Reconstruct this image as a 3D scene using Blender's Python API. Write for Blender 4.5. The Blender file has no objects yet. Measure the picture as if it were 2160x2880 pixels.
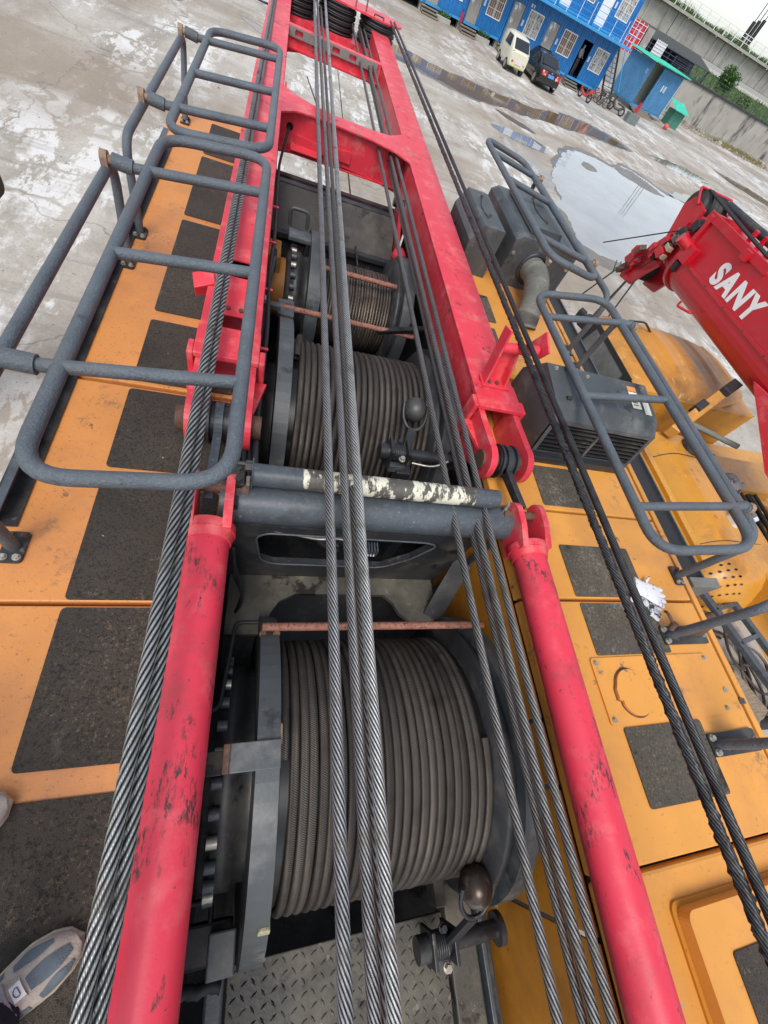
import bpy, math, random
from mathutils import Vector, Matrix
from mathutils.geometry import tessellate_polygon
random.seed(7)
PI = math.pi
sc = bpy.context.scene
COL = sc.collection

# ------------------------------------------------------------------ camera
cam = bpy.data.cameras.new('camera'); co = bpy.data.objects.new('camera', cam); COL.objects.link(co)
Rx = Vector((0.94604891, -0.09288864, 0.31042416))
Ry = Vector((0.07906751, -0.86288929, -0.49916972))
Rz = Vector((0.31422888, 0.49678343, -0.80899100))
m = Matrix.Identity(4)
for i in range(3):
    m[i][0] = Rx[i]; m[i][1] = -Ry[i]; m[i][2] = -Rz[i]
m.translation = (0, 0, 1.5)
co.matrix_world = m
cam.sensor_fit = 'HORIZONTAL'; cam.sensor_width = 36; cam.lens = 36 * 1132.366 / 2160
cam.clip_start = 0.02; cam.clip_end = 2000
sc.camera = co

# ------------------------------------------------------------------ sky, sun, exposure
SUN_EL, SUN_AZ = math.radians(58), math.radians(205)
w = bpy.data.worlds.new('World'); sc.world = w; w.use_nodes = True
nt = w.node_tree; bg = nt.nodes['Background']
sky = nt.nodes.new('ShaderNodeTexSky'); sky.sky_type = 'NISHITA'; sky.sun_disc = False
sky.sun_elevation = SUN_EL; sky.sun_rotation = SUN_AZ
sky.air_density = 1.0; sky.dust_density = 1.5; sky.ozone_density = 1.0
hs = nt.nodes.new('ShaderNodeHueSaturation'); hs.inputs['Saturation'].default_value = 0.50
nt.links.new(sky.outputs[0], hs.inputs['Color']); nt.links.new(hs.outputs[0], bg.inputs[0])
bg.inputs[1].default_value = 0.135
sl = bpy.data.lights.new('sun', 'SUN'); so = bpy.data.objects.new('sun', sl); COL.objects.link(so)
sl.energy = 1.45; sl.angle = math.radians(28); sl.color = (1, 0.97, 0.93)
sd = Vector((math.sin(SUN_AZ) * math.cos(SUN_EL), math.cos(SUN_AZ) * math.cos(SUN_EL), math.sin(SUN_EL)))
so.rotation_euler = sd.to_track_quat('Z', 'Y').to_euler(); so.location = (0, 0, 30)
vs = sc.view_settings; vs.view_transform = 'Standard'; vs.look = 'None'; vs.gamma = 1.0
vs.use_curve_mapping = False; vs.exposure = 0.74

# ------------------------------------------------------------------ mesh helpers
class MB:
    def __init__(s): s.v = []; s.f = []; s.sm = []; s.uv = None
    def add(s, vs_, fs_, smooth=False):
        b = len(s.v); s.v += [tuple(p) for p in vs_]
        for f in fs_: s.f.append([b + i for i in f]); s.sm.append(smooth)
        return b
    def hexa(s, p):
        s.add(p, [(0, 3, 2, 1), (4, 5, 6, 7), (0, 1, 5, 4), (1, 2, 6, 5), (2, 3, 7, 6), (3, 0, 4, 7)]); return s
    def box(s, x0, x1, y0, y1, z0, z1):
        return s.hexa([(x0, y0, z0), (x1, y0, z0), (x1, y1, z0), (x0, y1, z0), (x0, y0, z1), (x1, y0, z1), (x1, y1, z1), (x0, y1, z1)])
    def obox(s, c, a, b, n):
        c, a, b, n = map(Vector, (c, a, b, n))
        return s.hexa([c - a - b - n, c + a - b - n, c + a + b - n, c - a + b - n, c - a - b + n, c + a - b + n, c + a + b + n, c - a + b + n])
    def bar(s, p, q, wd, ht, up=(0, 0, 1)):
        p, q, up = Vector(p), Vector(q), Vector(up); d = (q - p); n = d.normalized()
        sx = n.cross(up)
        if sx.length < 1e-4: sx = n.cross(Vector((1, 0, 0)))
        sx.normalize(); u = sx.cross(n)
        return s.obox((p + q) / 2, d / 2, sx * wd / 2, u * ht / 2)
    def cyl(s, p, q, r, n=16, r2=None, caps=True, sm=True):
        p, q = Vector(p), Vector(q); d = (q - p).normalized()
        a = d.orthogonal().normalized(); b = d.cross(a); r2 = r if r2 is None else r2
        A = [p + (a * math.cos(2 * PI * i / n) + b * math.sin(2 * PI * i / n)) * r for i in range(n)]
        B = [q + (a * math.cos(2 * PI * i / n) + b * math.sin(2 * PI * i / n)) * r2 for i in range(n)]
        s.add(A + B, [(i, (i + 1) % n, n + (i + 1) % n, n + i) for i in range(n)], sm)
        if caps:
            if r > 1e-5: s.add(A, [list(range(n))[::-1]])
            if r2 > 1e-5: s.add(B, [list(range(n))])
        return s
    def tube(s, pts, r, n=10, closed=False, caps=True):
        P = [Vector(p) for p in pts]; m_ = len(P); rings = []
        def tan(i):
            if closed: return (P[(i + 1) % m_] - P[i - 1]).normalized()
            return (P[min(i + 1, m_ - 1)] - P[max(i - 1, 0)]).normalized()
        t0 = tan(0); a = t0.orthogonal().normalized()
        for i in range(m_):
            t = tan(i); a = (a - t * a.dot(t))
            if a.length < 1e-6: a = t.orthogonal()
            a.normalize(); b = t.cross(a)
            rr = r[i] if isinstance(r, (list, tuple)) else r
            rings.append([P[i] + (a * math.cos(2 * PI * k / n) + b * math.sin(2 * PI * k / n)) * rr for k in range(n)])
        fs_ = []
        last = m_ if closed else m_ - 1
        for i in range(last):
            j = (i + 1) % m_
            for k in range(n):
                fs_.append((i * n + k, i * n + (k + 1) % n, j * n + (k + 1) % n, j * n + k))
        s.add([p for rg in rings for p in rg], fs_, True)
        if caps and not closed: s.add(rings[0], [list(range(n))[::-1]]); s.add(rings[-1], [list(range(n))])
        return s
    def prism(s, outer, axis, a, b, holes=()):
        def P(u, v, t): return {'x': (t, u, v), 'y': (u, t, v), 'z': (u, v, t)}[axis]
        loops = [list(outer)] + [list(h) for h in holes]
        flat = [p for l in loops for p in l]
        tris = tessellate_polygon([[Vector((p[0], p[1], 0)) for p in l] for l in loops]) if (holes or len(outer) > 4) else None
        if tris is None: tris = [list(range(len(outer)))]
        s.add([P(u, v, a) for u, v in flat], [tuple(t) for t in tris]); s.add([P(u, v, b) for u, v in flat], [tuple(t)[::-1] for t in tris])
        for l in loops:
            n = len(l)
            s.add([P(u, v, a) for u, v in l] + [P(u, v, b) for u, v in l], [(i, (i + 1) % n, n + (i + 1) % n, n + i) for i in range(n)])
        return s
    def lathe(s, prof, o, d, n=24, sm=True, a0=0, a1=2 * PI):
        o = Vector(o); d = Vector(d).normalized(); a = d.orthogonal().normalized(); b = d.cross(a)
        full = abs(a1 - a0 - 2 * PI) < 1e-6; k = n if full else n + 1
        vs_ = []
        for t, r in prof:
            for i in range(k):
                an = a0 + (a1 - a0) * i / n
                vs_.append(o + d * t + (a * math.cos(an) + b * math.sin(an)) * r)
        fs_ = []
        for j in range(len(prof) - 1):
            for i in range(n):
                i2 = (i + 1) % k
                fs_.append((j * k + i, j * k + i2, (j + 1) * k + i2, (j + 1) * k + i))
        s.add(vs_, fs_, sm); return s
    def grid(s, fn, nu, nv, sm=True, cu=False):
        vs_ = [fn(i / nu, j / nv) for j in range(nv + 1) for i in range(nu + (0 if cu else 1))]
        k = nu if cu else nu + 1
        s.add(vs_, [(j * k + i, j * k + (i + 1) % k, (j + 1) * k + (i + 1) % k, (j + 1) * k + i) for j in range(nv) for i in range(nu)], sm); return s
    def build(s, name, mt, parent=None, loc=None, bevel=0, seg=2, recalc=True):
        o0 = ORG.get(parent.name, Vector()) if parent else Vector(loc or (0, 0, 0))
        me = bpy.data.meshes.new(name)
        me.from_pydata([(x - o0.x, y - o0.y, z - o0.z) for x, y, z in s.v], [], s.f)
        me.polygons.foreach_set('use_smooth', s.sm)
        if s.uv:
            ul = me.uv_layers.new(name='UVMap'); fl = [c for f in s.f for i in f for c in s.uv[i]]
            ul.data.foreach_set('uv', fl)
        me.materials.append(mt)
        if recalc:
            import bmesh
            bm = bmesh.new(); bm.from_mesh(me); bmesh.ops.recalc_face_normals(bm, faces=bm.faces); bm.to_mesh(me); bm.free()
        me.update()
        o = bpy.data.objects.new(name, me); COL.objects.link(o)
        if parent: o.parent = parent
        else: o.location = o0
        ORG[o.name] = o0
        if bevel:
            bv = o.modifiers.new('bevel', 'BEVEL'); bv.width = bevel; bv.segments = seg; bv.limit_method = 'ANGLE'; bv.angle_limit = math.radians(40)
        return o
ORG = {}
def thing(name, label, cat, loc=(0, 0, 0), group=None):
    o = bpy.data.objects.new(name, None); COL.objects.link(o); o.location = loc; o.empty_display_size = .1
    ORG[o.name] = Vector(loc); o['label'] = label; o['category'] = cat
    if group: o['group'] = group
    return o
def tag(o, label, cat, group=None):
    o['label'] = label; o['category'] = cat
    if group: o['group'] = group
    return o
def kind(o, k): o['kind'] = k; return o
def copy_tree(o, loc=None, parent=None, label=None):
    c = o.copy(); COL.objects.link(c)
    if parent: c.parent = parent
    if loc is not None: c.location = loc
    if label: c['label'] = label
    ORG[c.name] = Vector(c.location) if not parent else ORG[parent.name]
    for ch in list(o.children): copy_tree(ch, None, c)
    return c
def fillet(pts, r, n=6, closed=False):
    P = [Vector(p) for p in pts]; out = []; m_ = len(P)
    for i in range(m_):
        if not closed and i in (0, m_ - 1): out.append(P[i]); continue
        a, b, c = P[i - 1], P[i], P[(i + 1) % m_]
        d1, d2 = (a - b), (c - b); rr = min(r, d1.length * .49, d2.length * .49)
        p, q = b + d1.normalized() * rr, b + d2.normalized() * rr
        for k in range(n + 1):
            t = k / n; out.append(p * (1 - t) ** 2 + b * 2 * t * (1 - t) + q * t * t)
    return out
def arc(cx, cy, r, a0, a1, n=12):
    return [(cx + r * math.cos(math.radians(a0 + (a1 - a0) * i / n)), cy + r * math.sin(math.radians(a0 + (a1 - a0) * i / n))) for i in range(n + 1)]
def rrect(x0, x1, y0, y1, r, n=5):
    return arc(x1 - r, y1 - r, r, 0, 90, n) + arc(x0 + r, y1 - r, r, 90, 180, n) + arc(x0 + r, y0 + r, r, 180, 270, n) + arc(x1 - r, y0 + r, r, 270, 360, n)
def bolt(mb, p, n, r=.012, h=.01):
    p, n = Vector(p), Vector(n).normalized()
    mb.cyl(p, p + n * h * .35, r * 1.35, 12); mb.cyl(p + n * h * .35, p + n * h * 1.3, r, 6, sm=False)

# ------------------------------------------------------------------ materials
def mat(name, col, rough=.5, metal=0., var=.12, vs_=5., layers=(), bump=0., bs=60., coat=0., spec=.5, stretch=(1, 1, 1), emit=None, alpha=1, trans=0, detail=6):
    """layers: (colour, noise scale, lo, hi[, roughness, stretch])"""
    mt = bpy.data.materials.new(name); mt.use_nodes = True; t = mt.node_tree; N = t.nodes; L = t.links
    b = N['Principled BSDF']; b.inputs['Metallic'].default_value = metal; b.inputs['Roughness'].default_value = rough
    b.inputs['Coat Weight'].default_value = coat; b.inputs['Coat Roughness'].default_value = .2; b.inputs['Specular IOR Level'].default_value = spec
    if trans: b.inputs['Transmission Weight'].default_value = trans
    tc = N.new('ShaderNodeTexCoord')
    def noise(scale, st, det=detail, rg=.6, off=0):
        mp = N.new('ShaderNodeMapping'); L.new(tc.outputs['Object'], mp.inputs[0]); mp.inputs['Scale'].default_value = st; mp.inputs['Location'].default_value = (off, off * 1.7, off * .6)
        n = N.new('ShaderNodeTexNoise'); L.new(mp.outputs[0], n.inputs[0]); n.inputs['Scale'].default_value = scale; n.inputs['Detail'].default_value = det; n.inputs['Roughness'].default_value = rg
        return n.outputs[0]
    def ramp(fac, lo, hi):
        r = N.new('ShaderNodeMapRange'); r.clamp = True; L.new(fac, r.inputs[0]); r.inputs[1].default_value = lo; r.inputs[2].default_value = hi; return r.outputs[0]
    def mix(fac, a, c):
        mx = N.new('ShaderNodeMix'); mx.data_type = 'RGBA'; L.new(fac, mx.inputs[0])
        for sk, val in ((6, a), (7, c)):
            if hasattr(val, 'links'): L.new(val, mx.inputs[sk])
            else: mx.inputs[sk].default_value = (*val, 1)
        return mx.outputs[2]
    lo = tuple(max(0, c * (1 - var)) for c in col); hi = tuple(min(1, c * (1 + var)) for c in col)
    c = mix(ramp(noise(vs_, stretch), .3, .7), lo, hi)
    rsock = None
    for k, ly in enumerate(layers):
        st = ly[5] if len(ly) > 5 else stretch
        f = ramp(noise(ly[1], st, 8, .68, 3.1 * (k + 1)), ly[2], ly[3])
        if len(ly) > 6:
            mm = N.new('ShaderNodeMath'); mm.operation = 'MULTIPLY'; L.new(f, mm.inputs[0]); L.new(ramp(noise(ly[6], ly[7] if len(ly) > 7 else st, 6, .7, 1.3 * k + 8), .47, .56), mm.inputs[1]); f = mm.outputs[0]
        c = mix(f, c, ly[0])
        if len(ly) > 4 and ly[4] is not None:
            mr = N.new('ShaderNodeMix'); mr.data_type = 'FLOAT'; L.new(f, mr.inputs[0])
            if rsock: L.new(rsock, mr.inputs[2])
            else: mr.inputs[2].default_value = rough
            mr.inputs[3].default_value = ly[4]; rsock = mr.outputs[0]
    L.new(c, b.inputs['Base Color'])
    if rsock: L.new(rsock, b.inputs['Roughness'])
    if bump:
        bp = N.new('ShaderNodeBump'); bp.inputs['Strength'].default_value = bump; bp.inputs['Distance'].default_value = .01
        L.new(noise(bs, stretch, 4), bp.inputs['Height']); L.new(bp.outputs[0], b.inputs['Normal'])
    if emit: b.inputs['Emission Color'].default_value = (*emit[0], 1); b.inputs['Emission Strength'].default_value = emit[1]
    return mt

def rope_mat(name, dark, light, wound=False, lay=.24, ns=8, dust=(.1, .085, .07)):
    mt = bpy.data.materials.new(name); mt.use_nodes = True; t = mt.node_tree; N = t.nodes; L = t.links; b = N['Principled BSDF']
    uv = N.new('ShaderNodeUVMap'); sep = N.new('ShaderNodeSeparateXYZ'); L.new(uv.outputs[0], sep.inputs[0])
    def M(op, a, c):
        x = N.new('ShaderNodeMath'); x.operation = op
        for i, q in enumerate((a, c)):
            if hasattr(q, 'links'): L.new(q, x.inputs[i])
            else: x.inputs[i].default_value = q
        return x.outputs[0]
    def tri(uk, vk):
        f = M('FRACT', M('ADD', M('MULTIPLY', sep.outputs[0], uk), M('MULTIPLY', sep.outputs[1], vk)), 0)
        return M('SUBTRACT', 1, M('ABSOLUTE', M('SUBTRACT', M('MULTIPLY', f, 2), 1), 0))
    strand = tri(0., ns)          # 0 in the groove, 1 on the crown
    wire = tri(ns / lay * 6, ns * 5)
    tc = N.new('ShaderNodeTexCoord')
    n1 = N.new('ShaderNodeTexNoise'); L.new(tc.outputs['Object'], n1.inputs[0]); n1.inputs['Scale'].default_value = 9; n1.inputs['Detail'].default_value = 8
    n2 = N.new('ShaderNodeTexNoise'); L.new(tc.outputs['Object'], n2.inputs[0]); n2.inputs['Scale'].default_value = 160; n2.inputs['Detail'].default_value = 4
    r1 = N.new('ShaderNodeMapRange'); L.new(strand, r1.inputs[0]); r1.inputs[1].default_value = .22; r1.inputs[2].default_value = .9
    fac = M('MULTIPLY', r1.outputs[0], M('ADD', .35, M('MULTIPLY', n1.outputs[0], 1.1)))
    fac = M('MULTIPLY', fac, M('ADD', .55, M('MULTIPLY', n2.outputs[0], .9)))
    mx = N.new('ShaderNodeMix'); mx.data_type = 'RGBA'; mx.clamp_factor = True; L.new(fac, mx.inputs[0]); mx.inputs[6].default_value = (*dark, 1); mx.inputs[7].default_value = (*light, 1)
    r3 = N.new('ShaderNodeMapRange'); L.new(n1.outputs[0], r3.inputs[0]); r3.inputs[1].default_value = .54; r3.inputs[2].default_value = .72
    m2 = N.new('ShaderNodeMix'); m2.data_type = 'RGBA'; L.new(r3.outputs[0], m2.inputs[0]); L.new(mx.outputs[2], m2.inputs[6]); m2.inputs[7].default_value = (*dust, 1)
    mp = N.new('ShaderNodeMapping'); L.new(tc.outputs['Object'], mp.inputs[0]); mp.inputs['Scale'].default_value = (28, .6, .6)
    n4 = N.new('ShaderNodeTexNoise'); L.new(mp.outputs[0], n4.inputs[0]); n4.inputs['Scale'].default_value = 1.0; n4.inputs['Detail'].default_value = 3
    r4 = N.new('ShaderNodeMapRange'); L.new(n4.outputs[0], r4.inputs[0]); r4.inputs[1].default_value = .3; r4.inputs[2].default_value = .7; r4.inputs[3].default_value = .55 if wound else .8; r4.inputs[4].default_value = 1.45 if wound else 1.15
    vmul = N.new('ShaderNodeVectorMath'); vmul.operation = 'SCALE'; L.new(m2.outputs[2], vmul.inputs[0]); L.new(r4.outputs[0], vmul.inputs['Scale'])
    L.new(vmul.outputs[0], b.inputs['Base Color'])
    b.inputs['Metallic'].default_value = .6; b.inputs['Roughness'].default_value = .36 if wound else .40
    bp = N.new('ShaderNodeBump'); bp.inputs['Strength'].default_value = .45 if wound else .35; bp.inputs['Distance'].default_value = .004
    hsum = M('ADD', M('MULTIPLY', strand, 1.0 if wound else .2), M('ADD', M('MULTIPLY', wire, .35), M('MULTIPLY', n2.outputs[0], .5)))
    L.new(hsum, bp.inputs['Height']); L.new(bp.outputs[0], b.inputs['Normal'])
    return mt

DARKP = (.024, .025, .028)
M_red = mat('red_paint', (.66, .038, .060), .42, var=.08, vs_=3, layers=(((.70, .13, .13), 9, .50, .66), ((.05, .03, .03), 40, .66, .69, .7), ((.12, .04, .04), 6, .60, .66, .7, (1, 1, 1), 40), ((.30, .16, .12), 3, .60, .70, .8, (1, 1, 1), 25)), bump=.06, bs=120)
M_redtube = mat('red_tube_paint', (.68, .038, .070), .45, var=.07, vs_=3, layers=(((.72, .10, .12), 5, .52, .66), ((.08, .030, .032), 3.6, .57, .63, .7, (1.2, .7, 1.2), 34, (2.6, .9, 2.6)), ((.06, .03, .03), 55, .655, .69, .7), ((.10, .035, .035), 11, .60, .64, .7, (1.6, .6, 1.6), 50), ((.42, .05, .06), 1.6, .52, .64)), bump=.06, bs=150)
M_boomred = mat('boom_red_paint', (.50, .008, .022), .3, var=.08, vs_=2, layers=(((.42, .05, .06), 8, .56, .75),), coat=.25)
M_yel = mat('yellow_deck_paint', (.68, .300, .055), .44, var=.07, vs_=3, layers=(((.52, .22, .07), 1.6, .50, .70), ((.36, .17, .055), 70, .62, .70), ((.28, .15, .065), 3, .57, .66, None, (1, 1, 1), 45), ((.10, .085, .07), 5, .63, .66, .7, (1, 1, 1), 34), ((.36, .33, .28), 7, .675, .69, .7)), bump=.08, bs=150)
M_yelL = mat('orange_deck_paint', (.68, .270, .068), .48, var=.08, vs_=3, layers=(((.50, .20, .075), 1.8, .47, .68), ((.32, .145, .06), 80, .59, .68), ((.30, .15, .07), 4, .545, .64, None, (1, 1, 1), 55), ((.07, .06, .052), 6, .655, .67, .7, (1, 1, 1), 20)), bump=.14, bs=150)
M_yelw = mat('yellow_panel_paint', (.54, .215, .018), .5, var=.08, vs_=3, layers=(((.36, .14, .02), 3, .5, .7), ((.10, .06, .03), 24, .64, .70)))
M_truck = mat('truck_yellow_paint', (.56, .255, .03), .42, var=.10, vs_=2, layers=(((.30, .14, .045), 1.3, .5, .66), ((.70, .45, .16), 22, .62, .68), ((.16, .08, .03), 9, .62, .72)), coat=.1)
M_pad = mat('anti_slip_pad', (.066, .053, .040), .72, var=.25, vs_=2.5, layers=(((.085, .068, .051), 1.5, .47, .62), ((.030, .025, .021), 110, .50, .60), ((.19, .135, .085), 95, .555, .63, None, (1, 1, 1), 1.6), ((.026, .023, .020), 3.2, .60, .66, .5), ((.14, .13, .115), 2.2, .60, .70, None, (1, 1, 1), 18), ((.55, .42, .28), 30, .70, .72)), bump=.8, bs=380, spec=.4)
M_padw = mat('anti_slip_pad_worn', (.10, .086, .064), .75, var=.25, vs_=2.5, layers=(((.13, .11, .08), 1.6, .5, .62), ((.055, .047, .036), 110, .51, .60), ((.22, .165, .11), 95, .56, .64), ((.36, .335, .265), 2.6, .545, .68, None, (1, 1, 1), 70), ((.03, .026, .022), 5, .61, .65)), bump=.8, bs=380, spec=.4)
M_blk = mat('black_painted_steel', DARKP, .45, var=.25, vs_=4, layers=(((.075, .072, .064), 4, .5, .68), ((.13, .115, .095), 24, .61, .68, None, (1, 1, 1), 4), ((.015, .014, .014), 7, .58, .64, .3)), bump=.06, bs=90)
M_dusty = mat('dusty_black_steel', (.066, .061, .049), .6, var=.3, vs_=3, layers=(((.135, .122, .092), 3.5, .48, .64), ((.018, .015, .012), 5, .565, .61, .45), ((.20, .18, .14), 16, .62, .68), ((.05, .018, .009), 11, .65, .69)), bump=.15, bs=60)
M_slate = mat('slate_grey_paint', (.062, .074, .085), .40, var=.14, vs_=6, layers=(((.105, .12, .132), 60, .52, .68), ((.04, .042, .045), 5, .54, .68), ((.17, .18, .18), 20, .65, .69)), bump=.12, bs=140)
M_rail = mat('rail_grey_paint', (.080, .097, .112), .42, var=.2, vs_=7, layers=(((.125, .145, .162), 95, .54, .68), ((.10, .088, .085), 3, .54, .70), ((.05, .056, .062), 14, .62, .70)), bump=.6, bs=140)
M_grill = mat('grey_housing_paint', (.062, .070, .074), .42, var=.15, vs_=4, layers=(((.14, .14, .135), 5, .52, .68), ((.24, .24, .225), 34, .635, .69, None, (1, 1, 1), 4), ((.03, .03, .031), 7, .59, .66)), bump=.06, bs=60)
M_rust = mat('rusty_steel', (.30, .125, .085), .75, var=.25, vs_=20, layers=(((.10, .035, .02), 90, .52, .60), ((.42, .25, .19), 25, .6, .8)), bump=.4, bs=160)
M_lug = mat('rusty_lug', (.27, .18, .12), .7, var=.3, vs_=30, layers=(((.12, .05, .025), 40, .55, .62), ((.42, .36, .28), 25, .58, .68)), bump=.3, bs=100)
M_brown = mat('rusted_pin', (.11, .055, .035), .7, var=.3, vs_=30, layers=(((.20, .10, .06), 60, .55, .7),), bump=.3, bs=120)
M_zinc = mat('zinc_bolt', (.45, .42, .36), .4, .6, var=.2, vs_=40, layers=(((.20, .13, .07), 60, .58, .7),))
M_peel = mat('peeling_pipe', (.075, .068, .058), .5, var=.3, vs_=12, layers=(((.62, .60, .47), 10, .505, .545, .55, (1.7, .7, .7)), ((.05, .04, .035), 60, .6, .66)), bump=.3, bs=50)
M_ropeL = rope_mat('bright_wire_rope', (.008, .009, .011), (.48, .49, .47), False, .22, 7)
M_ropeC = rope_mat('grey_wire_rope', (.012, .012, .014), (.44, .44, .44), False, .185, 10)
M_ropeC2 = rope_mat('bright_fine_wire_rope', (.014, .014, .016), (.68, .68, .65), False, .185, 10)
M_ropeD = rope_mat('dull_wire_rope', (.018, .017, .017), (.34, .325, .31), False, .22, 8)
M_ropeE = rope_mat('greasy_wire_rope', (.012, .012, .013), (.13, .13, .13), False, .20, 11, dust=(.010, .010, .010))
M_wound = rope_mat('wound_wire_rope', (.028, .024, .021), (.20, .175, .15), True, .055, 8, (.056, .047, .040))
M_wound2 = rope_mat('wound_thin_rope', (.028, .022, .019), (.27, .22, .18), True, .07, 7, (.075, .055, .042))
M_roll = mat('worn_roller_steel', (.055, .038, .03), .3, .55, var=.3, vs_=12, layers=(((.16, .15, .14), 9, .52, .6, .25),))
M_grease_shade = mat('black_grease_and_shade', (.010, .009, .008), .25, var=.3, vs_=20)  # grease, and painted shade on flat plates standing in for openings
M_glove = mat('cotton_glove', (.74, .74, .76), .9, var=.05, vs_=30, layers=(((.05, .045, .04), 22, .60, .64), ((.45, .42, .40), 50, .60, .75)), bump=.5, bs=300)
M_gloved = mat('soiled_glove', (.60, .60, .62), .9, var=.05, vs_=30, layers=(((.03, .028, .027), 24, .47, .53), ), bump=.5, bs=300)
M_hose = mat('ribbed_hose', (.15, .15, .13), .7, var=.2, vs_=10, layers=(((.36, .36, .33), 30, .58, .75),))
M_rubber = mat('black_rubber', (.02, .02, .021), .6, var=.2)
M_cabglass = mat('cab_glass', (.16, .17, .17), .08, var=.5, vs_=3, spec=.8)
M_glass = mat('dark_glass', (.02, .025, .03), .06, var=.1, spec=.6)
M_white = mat('white_paint', (.80, .80, .79), .45, var=.03)
M_label = mat('paper_label', (.72, .70, .58), .6, var=.06, vs_=40)
M_orange = mat('orange_label', (.75, .26, .06), .6, var=.1)
M_green = mat('signal_green', (.04, .25, .16), .6)

# ------------------------------------------------------------------ ground and puddles
GZ = -3.0
def ground_mat():
    mt = bpy.data.materials.new('yard_concrete_dirt'); mt.use_nodes = True; t = mt.node_tree; N = t.nodes; L = t.links; b = N['Principled BSDF']
    tc = N.new('ShaderNodeTexCoord')
    def noise(s, st=(1, 1, 1), d=8, r=.65, off=0):
        mp = N.new('ShaderNodeMapping'); L.new(tc.outputs['Object'], mp.inputs[0]); mp.inputs['Scale'].default_value = st; mp.inputs['Location'].default_value = (off, off * .7, 0); mp.inputs['Rotation'].default_value = (0, 0, .5)
        n = N.new('ShaderNodeTexNoise'); L.new(mp.outputs[0], n.inputs[0]); n.inputs['Scale'].default_value = s; n.inputs['Detail'].default_value = d; n.inputs['Roughness'].default_value = r; return n.outputs[0]
    def ramp(f, lo, hi):
        r = N.new('ShaderNodeMapRange'); L.new(f, r.inputs[0]); r.inputs[1].default_value = lo; r.inputs[2].default_value = hi; return r.outputs[0]
    def mix(f, a, c):
        mx = N.new('ShaderNodeMix'); mx.data_type = 'RGBA'; L.new(f, mx.inputs[0])
        for k, q in ((6, a), (7, c)):
            if hasattr(q, 'links'): L.new(q, mx.inputs[k])
            else: mx.inputs[k].default_value = (*q, 1)
        return mx.outputs[2]
    def mul(a, c):
        x = N.new('ShaderNodeMath'); x.operation = 'MULTIPLY'; L.new(a, x.inputs[0])
        if hasattr(c, 'links'): L.new(c, x.inputs[1])
        else: x.inputs[1].default_value = c
        return x.outputs[0]
    c = mix(ramp(noise(.35, d=12, r=.75), .38, .62), (.36, .325, .275), (.49, .455, .40))
    c = mix(mul(ramp(noise(.5, (1.6, .5, 1), off=5), .5, .66), .8), c, (.27, .235, .19))
    c = mix(mul(ramp(noise(14, d=4, off=9), .56, .74), .55), c, (.17, .155, .135))
    # white cracked screed patches
    vo = N.new('ShaderNodeTexVoronoi'); vo.feature = 'DISTANCE_TO_EDGE'; vo.inputs['Scale'].default_value = 1.15
    mp = N.new('ShaderNodeMapping'); L.new(tc.outputs['Object'], mp.inputs[0])
    nz = N.new('ShaderNodeTexNoise'); nz.inputs['Scale'].default_value = 1.6; nz.inputs['Detail'].default_value = 6; L.new(tc.outputs['Object'], nz.inputs[0])
    vm = N.new('ShaderNodeMix'); vm.data_type = 'VECTOR'; vm.inputs[0].default_value = .55; L.new(mp.outputs[0], vm.inputs[4]); L.new(nz.outputs[1], vm.inputs[5]); L.new(vm.outputs[1], vo.inputs[0])
    patch = mul(ramp(noise(.28, (1, .55, 1), 10, .72, 2.3), .475, .525), ramp(noise(1.25, (1.7, .55, 1), d=14, r=.74, off=4), .485, .515))
    patch = mul(patch, ramp(vo.outputs[0], .015, .05))
    c = mix(mul(patch, .85), c, (.68, .67, .645))
    c = mix(mul(ramp(noise(1.1, (.22, 2.6, 1), 6, .6, 17), .56, .66), .5), c, (.22, .20, .17))
    c = mix(mul(ramp(noise(.9, (.3, 2.2, 1), 8, .7, 23), .55, .68), .45), c, (.50, .48, .445))
    c = mix(mul(ramp(noise(.11, (1, 1.5, 1), 8, .62, 31), .46, .60), .75), c, (.25, .195, .14))
    c = mix(mul(ramp(noise(40, d=3, off=3), .58, .70), .5), c, (.14, .125, .105))
    # damp darker, bluish zones
    damp = ramp(noise(.16, (.8, 1.2, 1), 5, .6, 11), .56, .66)
    c = mix(mul(damp, .6), c, (.25, .24, .225))
    v2 = N.new('ShaderNodeTexVoronoi'); v2.feature = 'DISTANCE_TO_EDGE'; v2.inputs['Scale'].default_value = .32; L.new(vm.outputs[1], v2.inputs[0])
    crack = N.new('ShaderNodeMapRange'); L.new(v2.outputs[0], crack.inputs[0]); crack.inputs[1].default_value = .001; crack.inputs[2].default_value = .004; crack.inputs[3].default_value = .55; crack.inputs[4].default_value = 0.
    c = mix(crack.outputs[0], c, (.13, .115, .095))
    L.new(c, b.inputs['Base Color'])
    rr = N.new('ShaderNodeMix'); rr.data_type = 'FLOAT'; L.new(damp, rr.inputs[0]); rr.inputs[2].default_value = .8; rr.inputs[3].default_value = .38; L.new(rr.outputs[0], b.inputs['Roughness'])
    bp = N.new('ShaderNodeBump'); bp.inputs['Strength'].default_value = .6; bp.inputs['Distance'].default_value = .06; L.new(noise(5, d=10, r=.7), bp.inputs['Height']); L.new(bp.outputs[0], b.inputs['Normal'])
    return mt
g = MB(); g.add([(-600, -600, GZ), (900, -600, GZ), (900, 900, GZ), (-600, 900, GZ)], [(0, 1, 2, 3)])
kind(g.build('ground', ground_mat(), recalc=False), 'structure')

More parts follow.
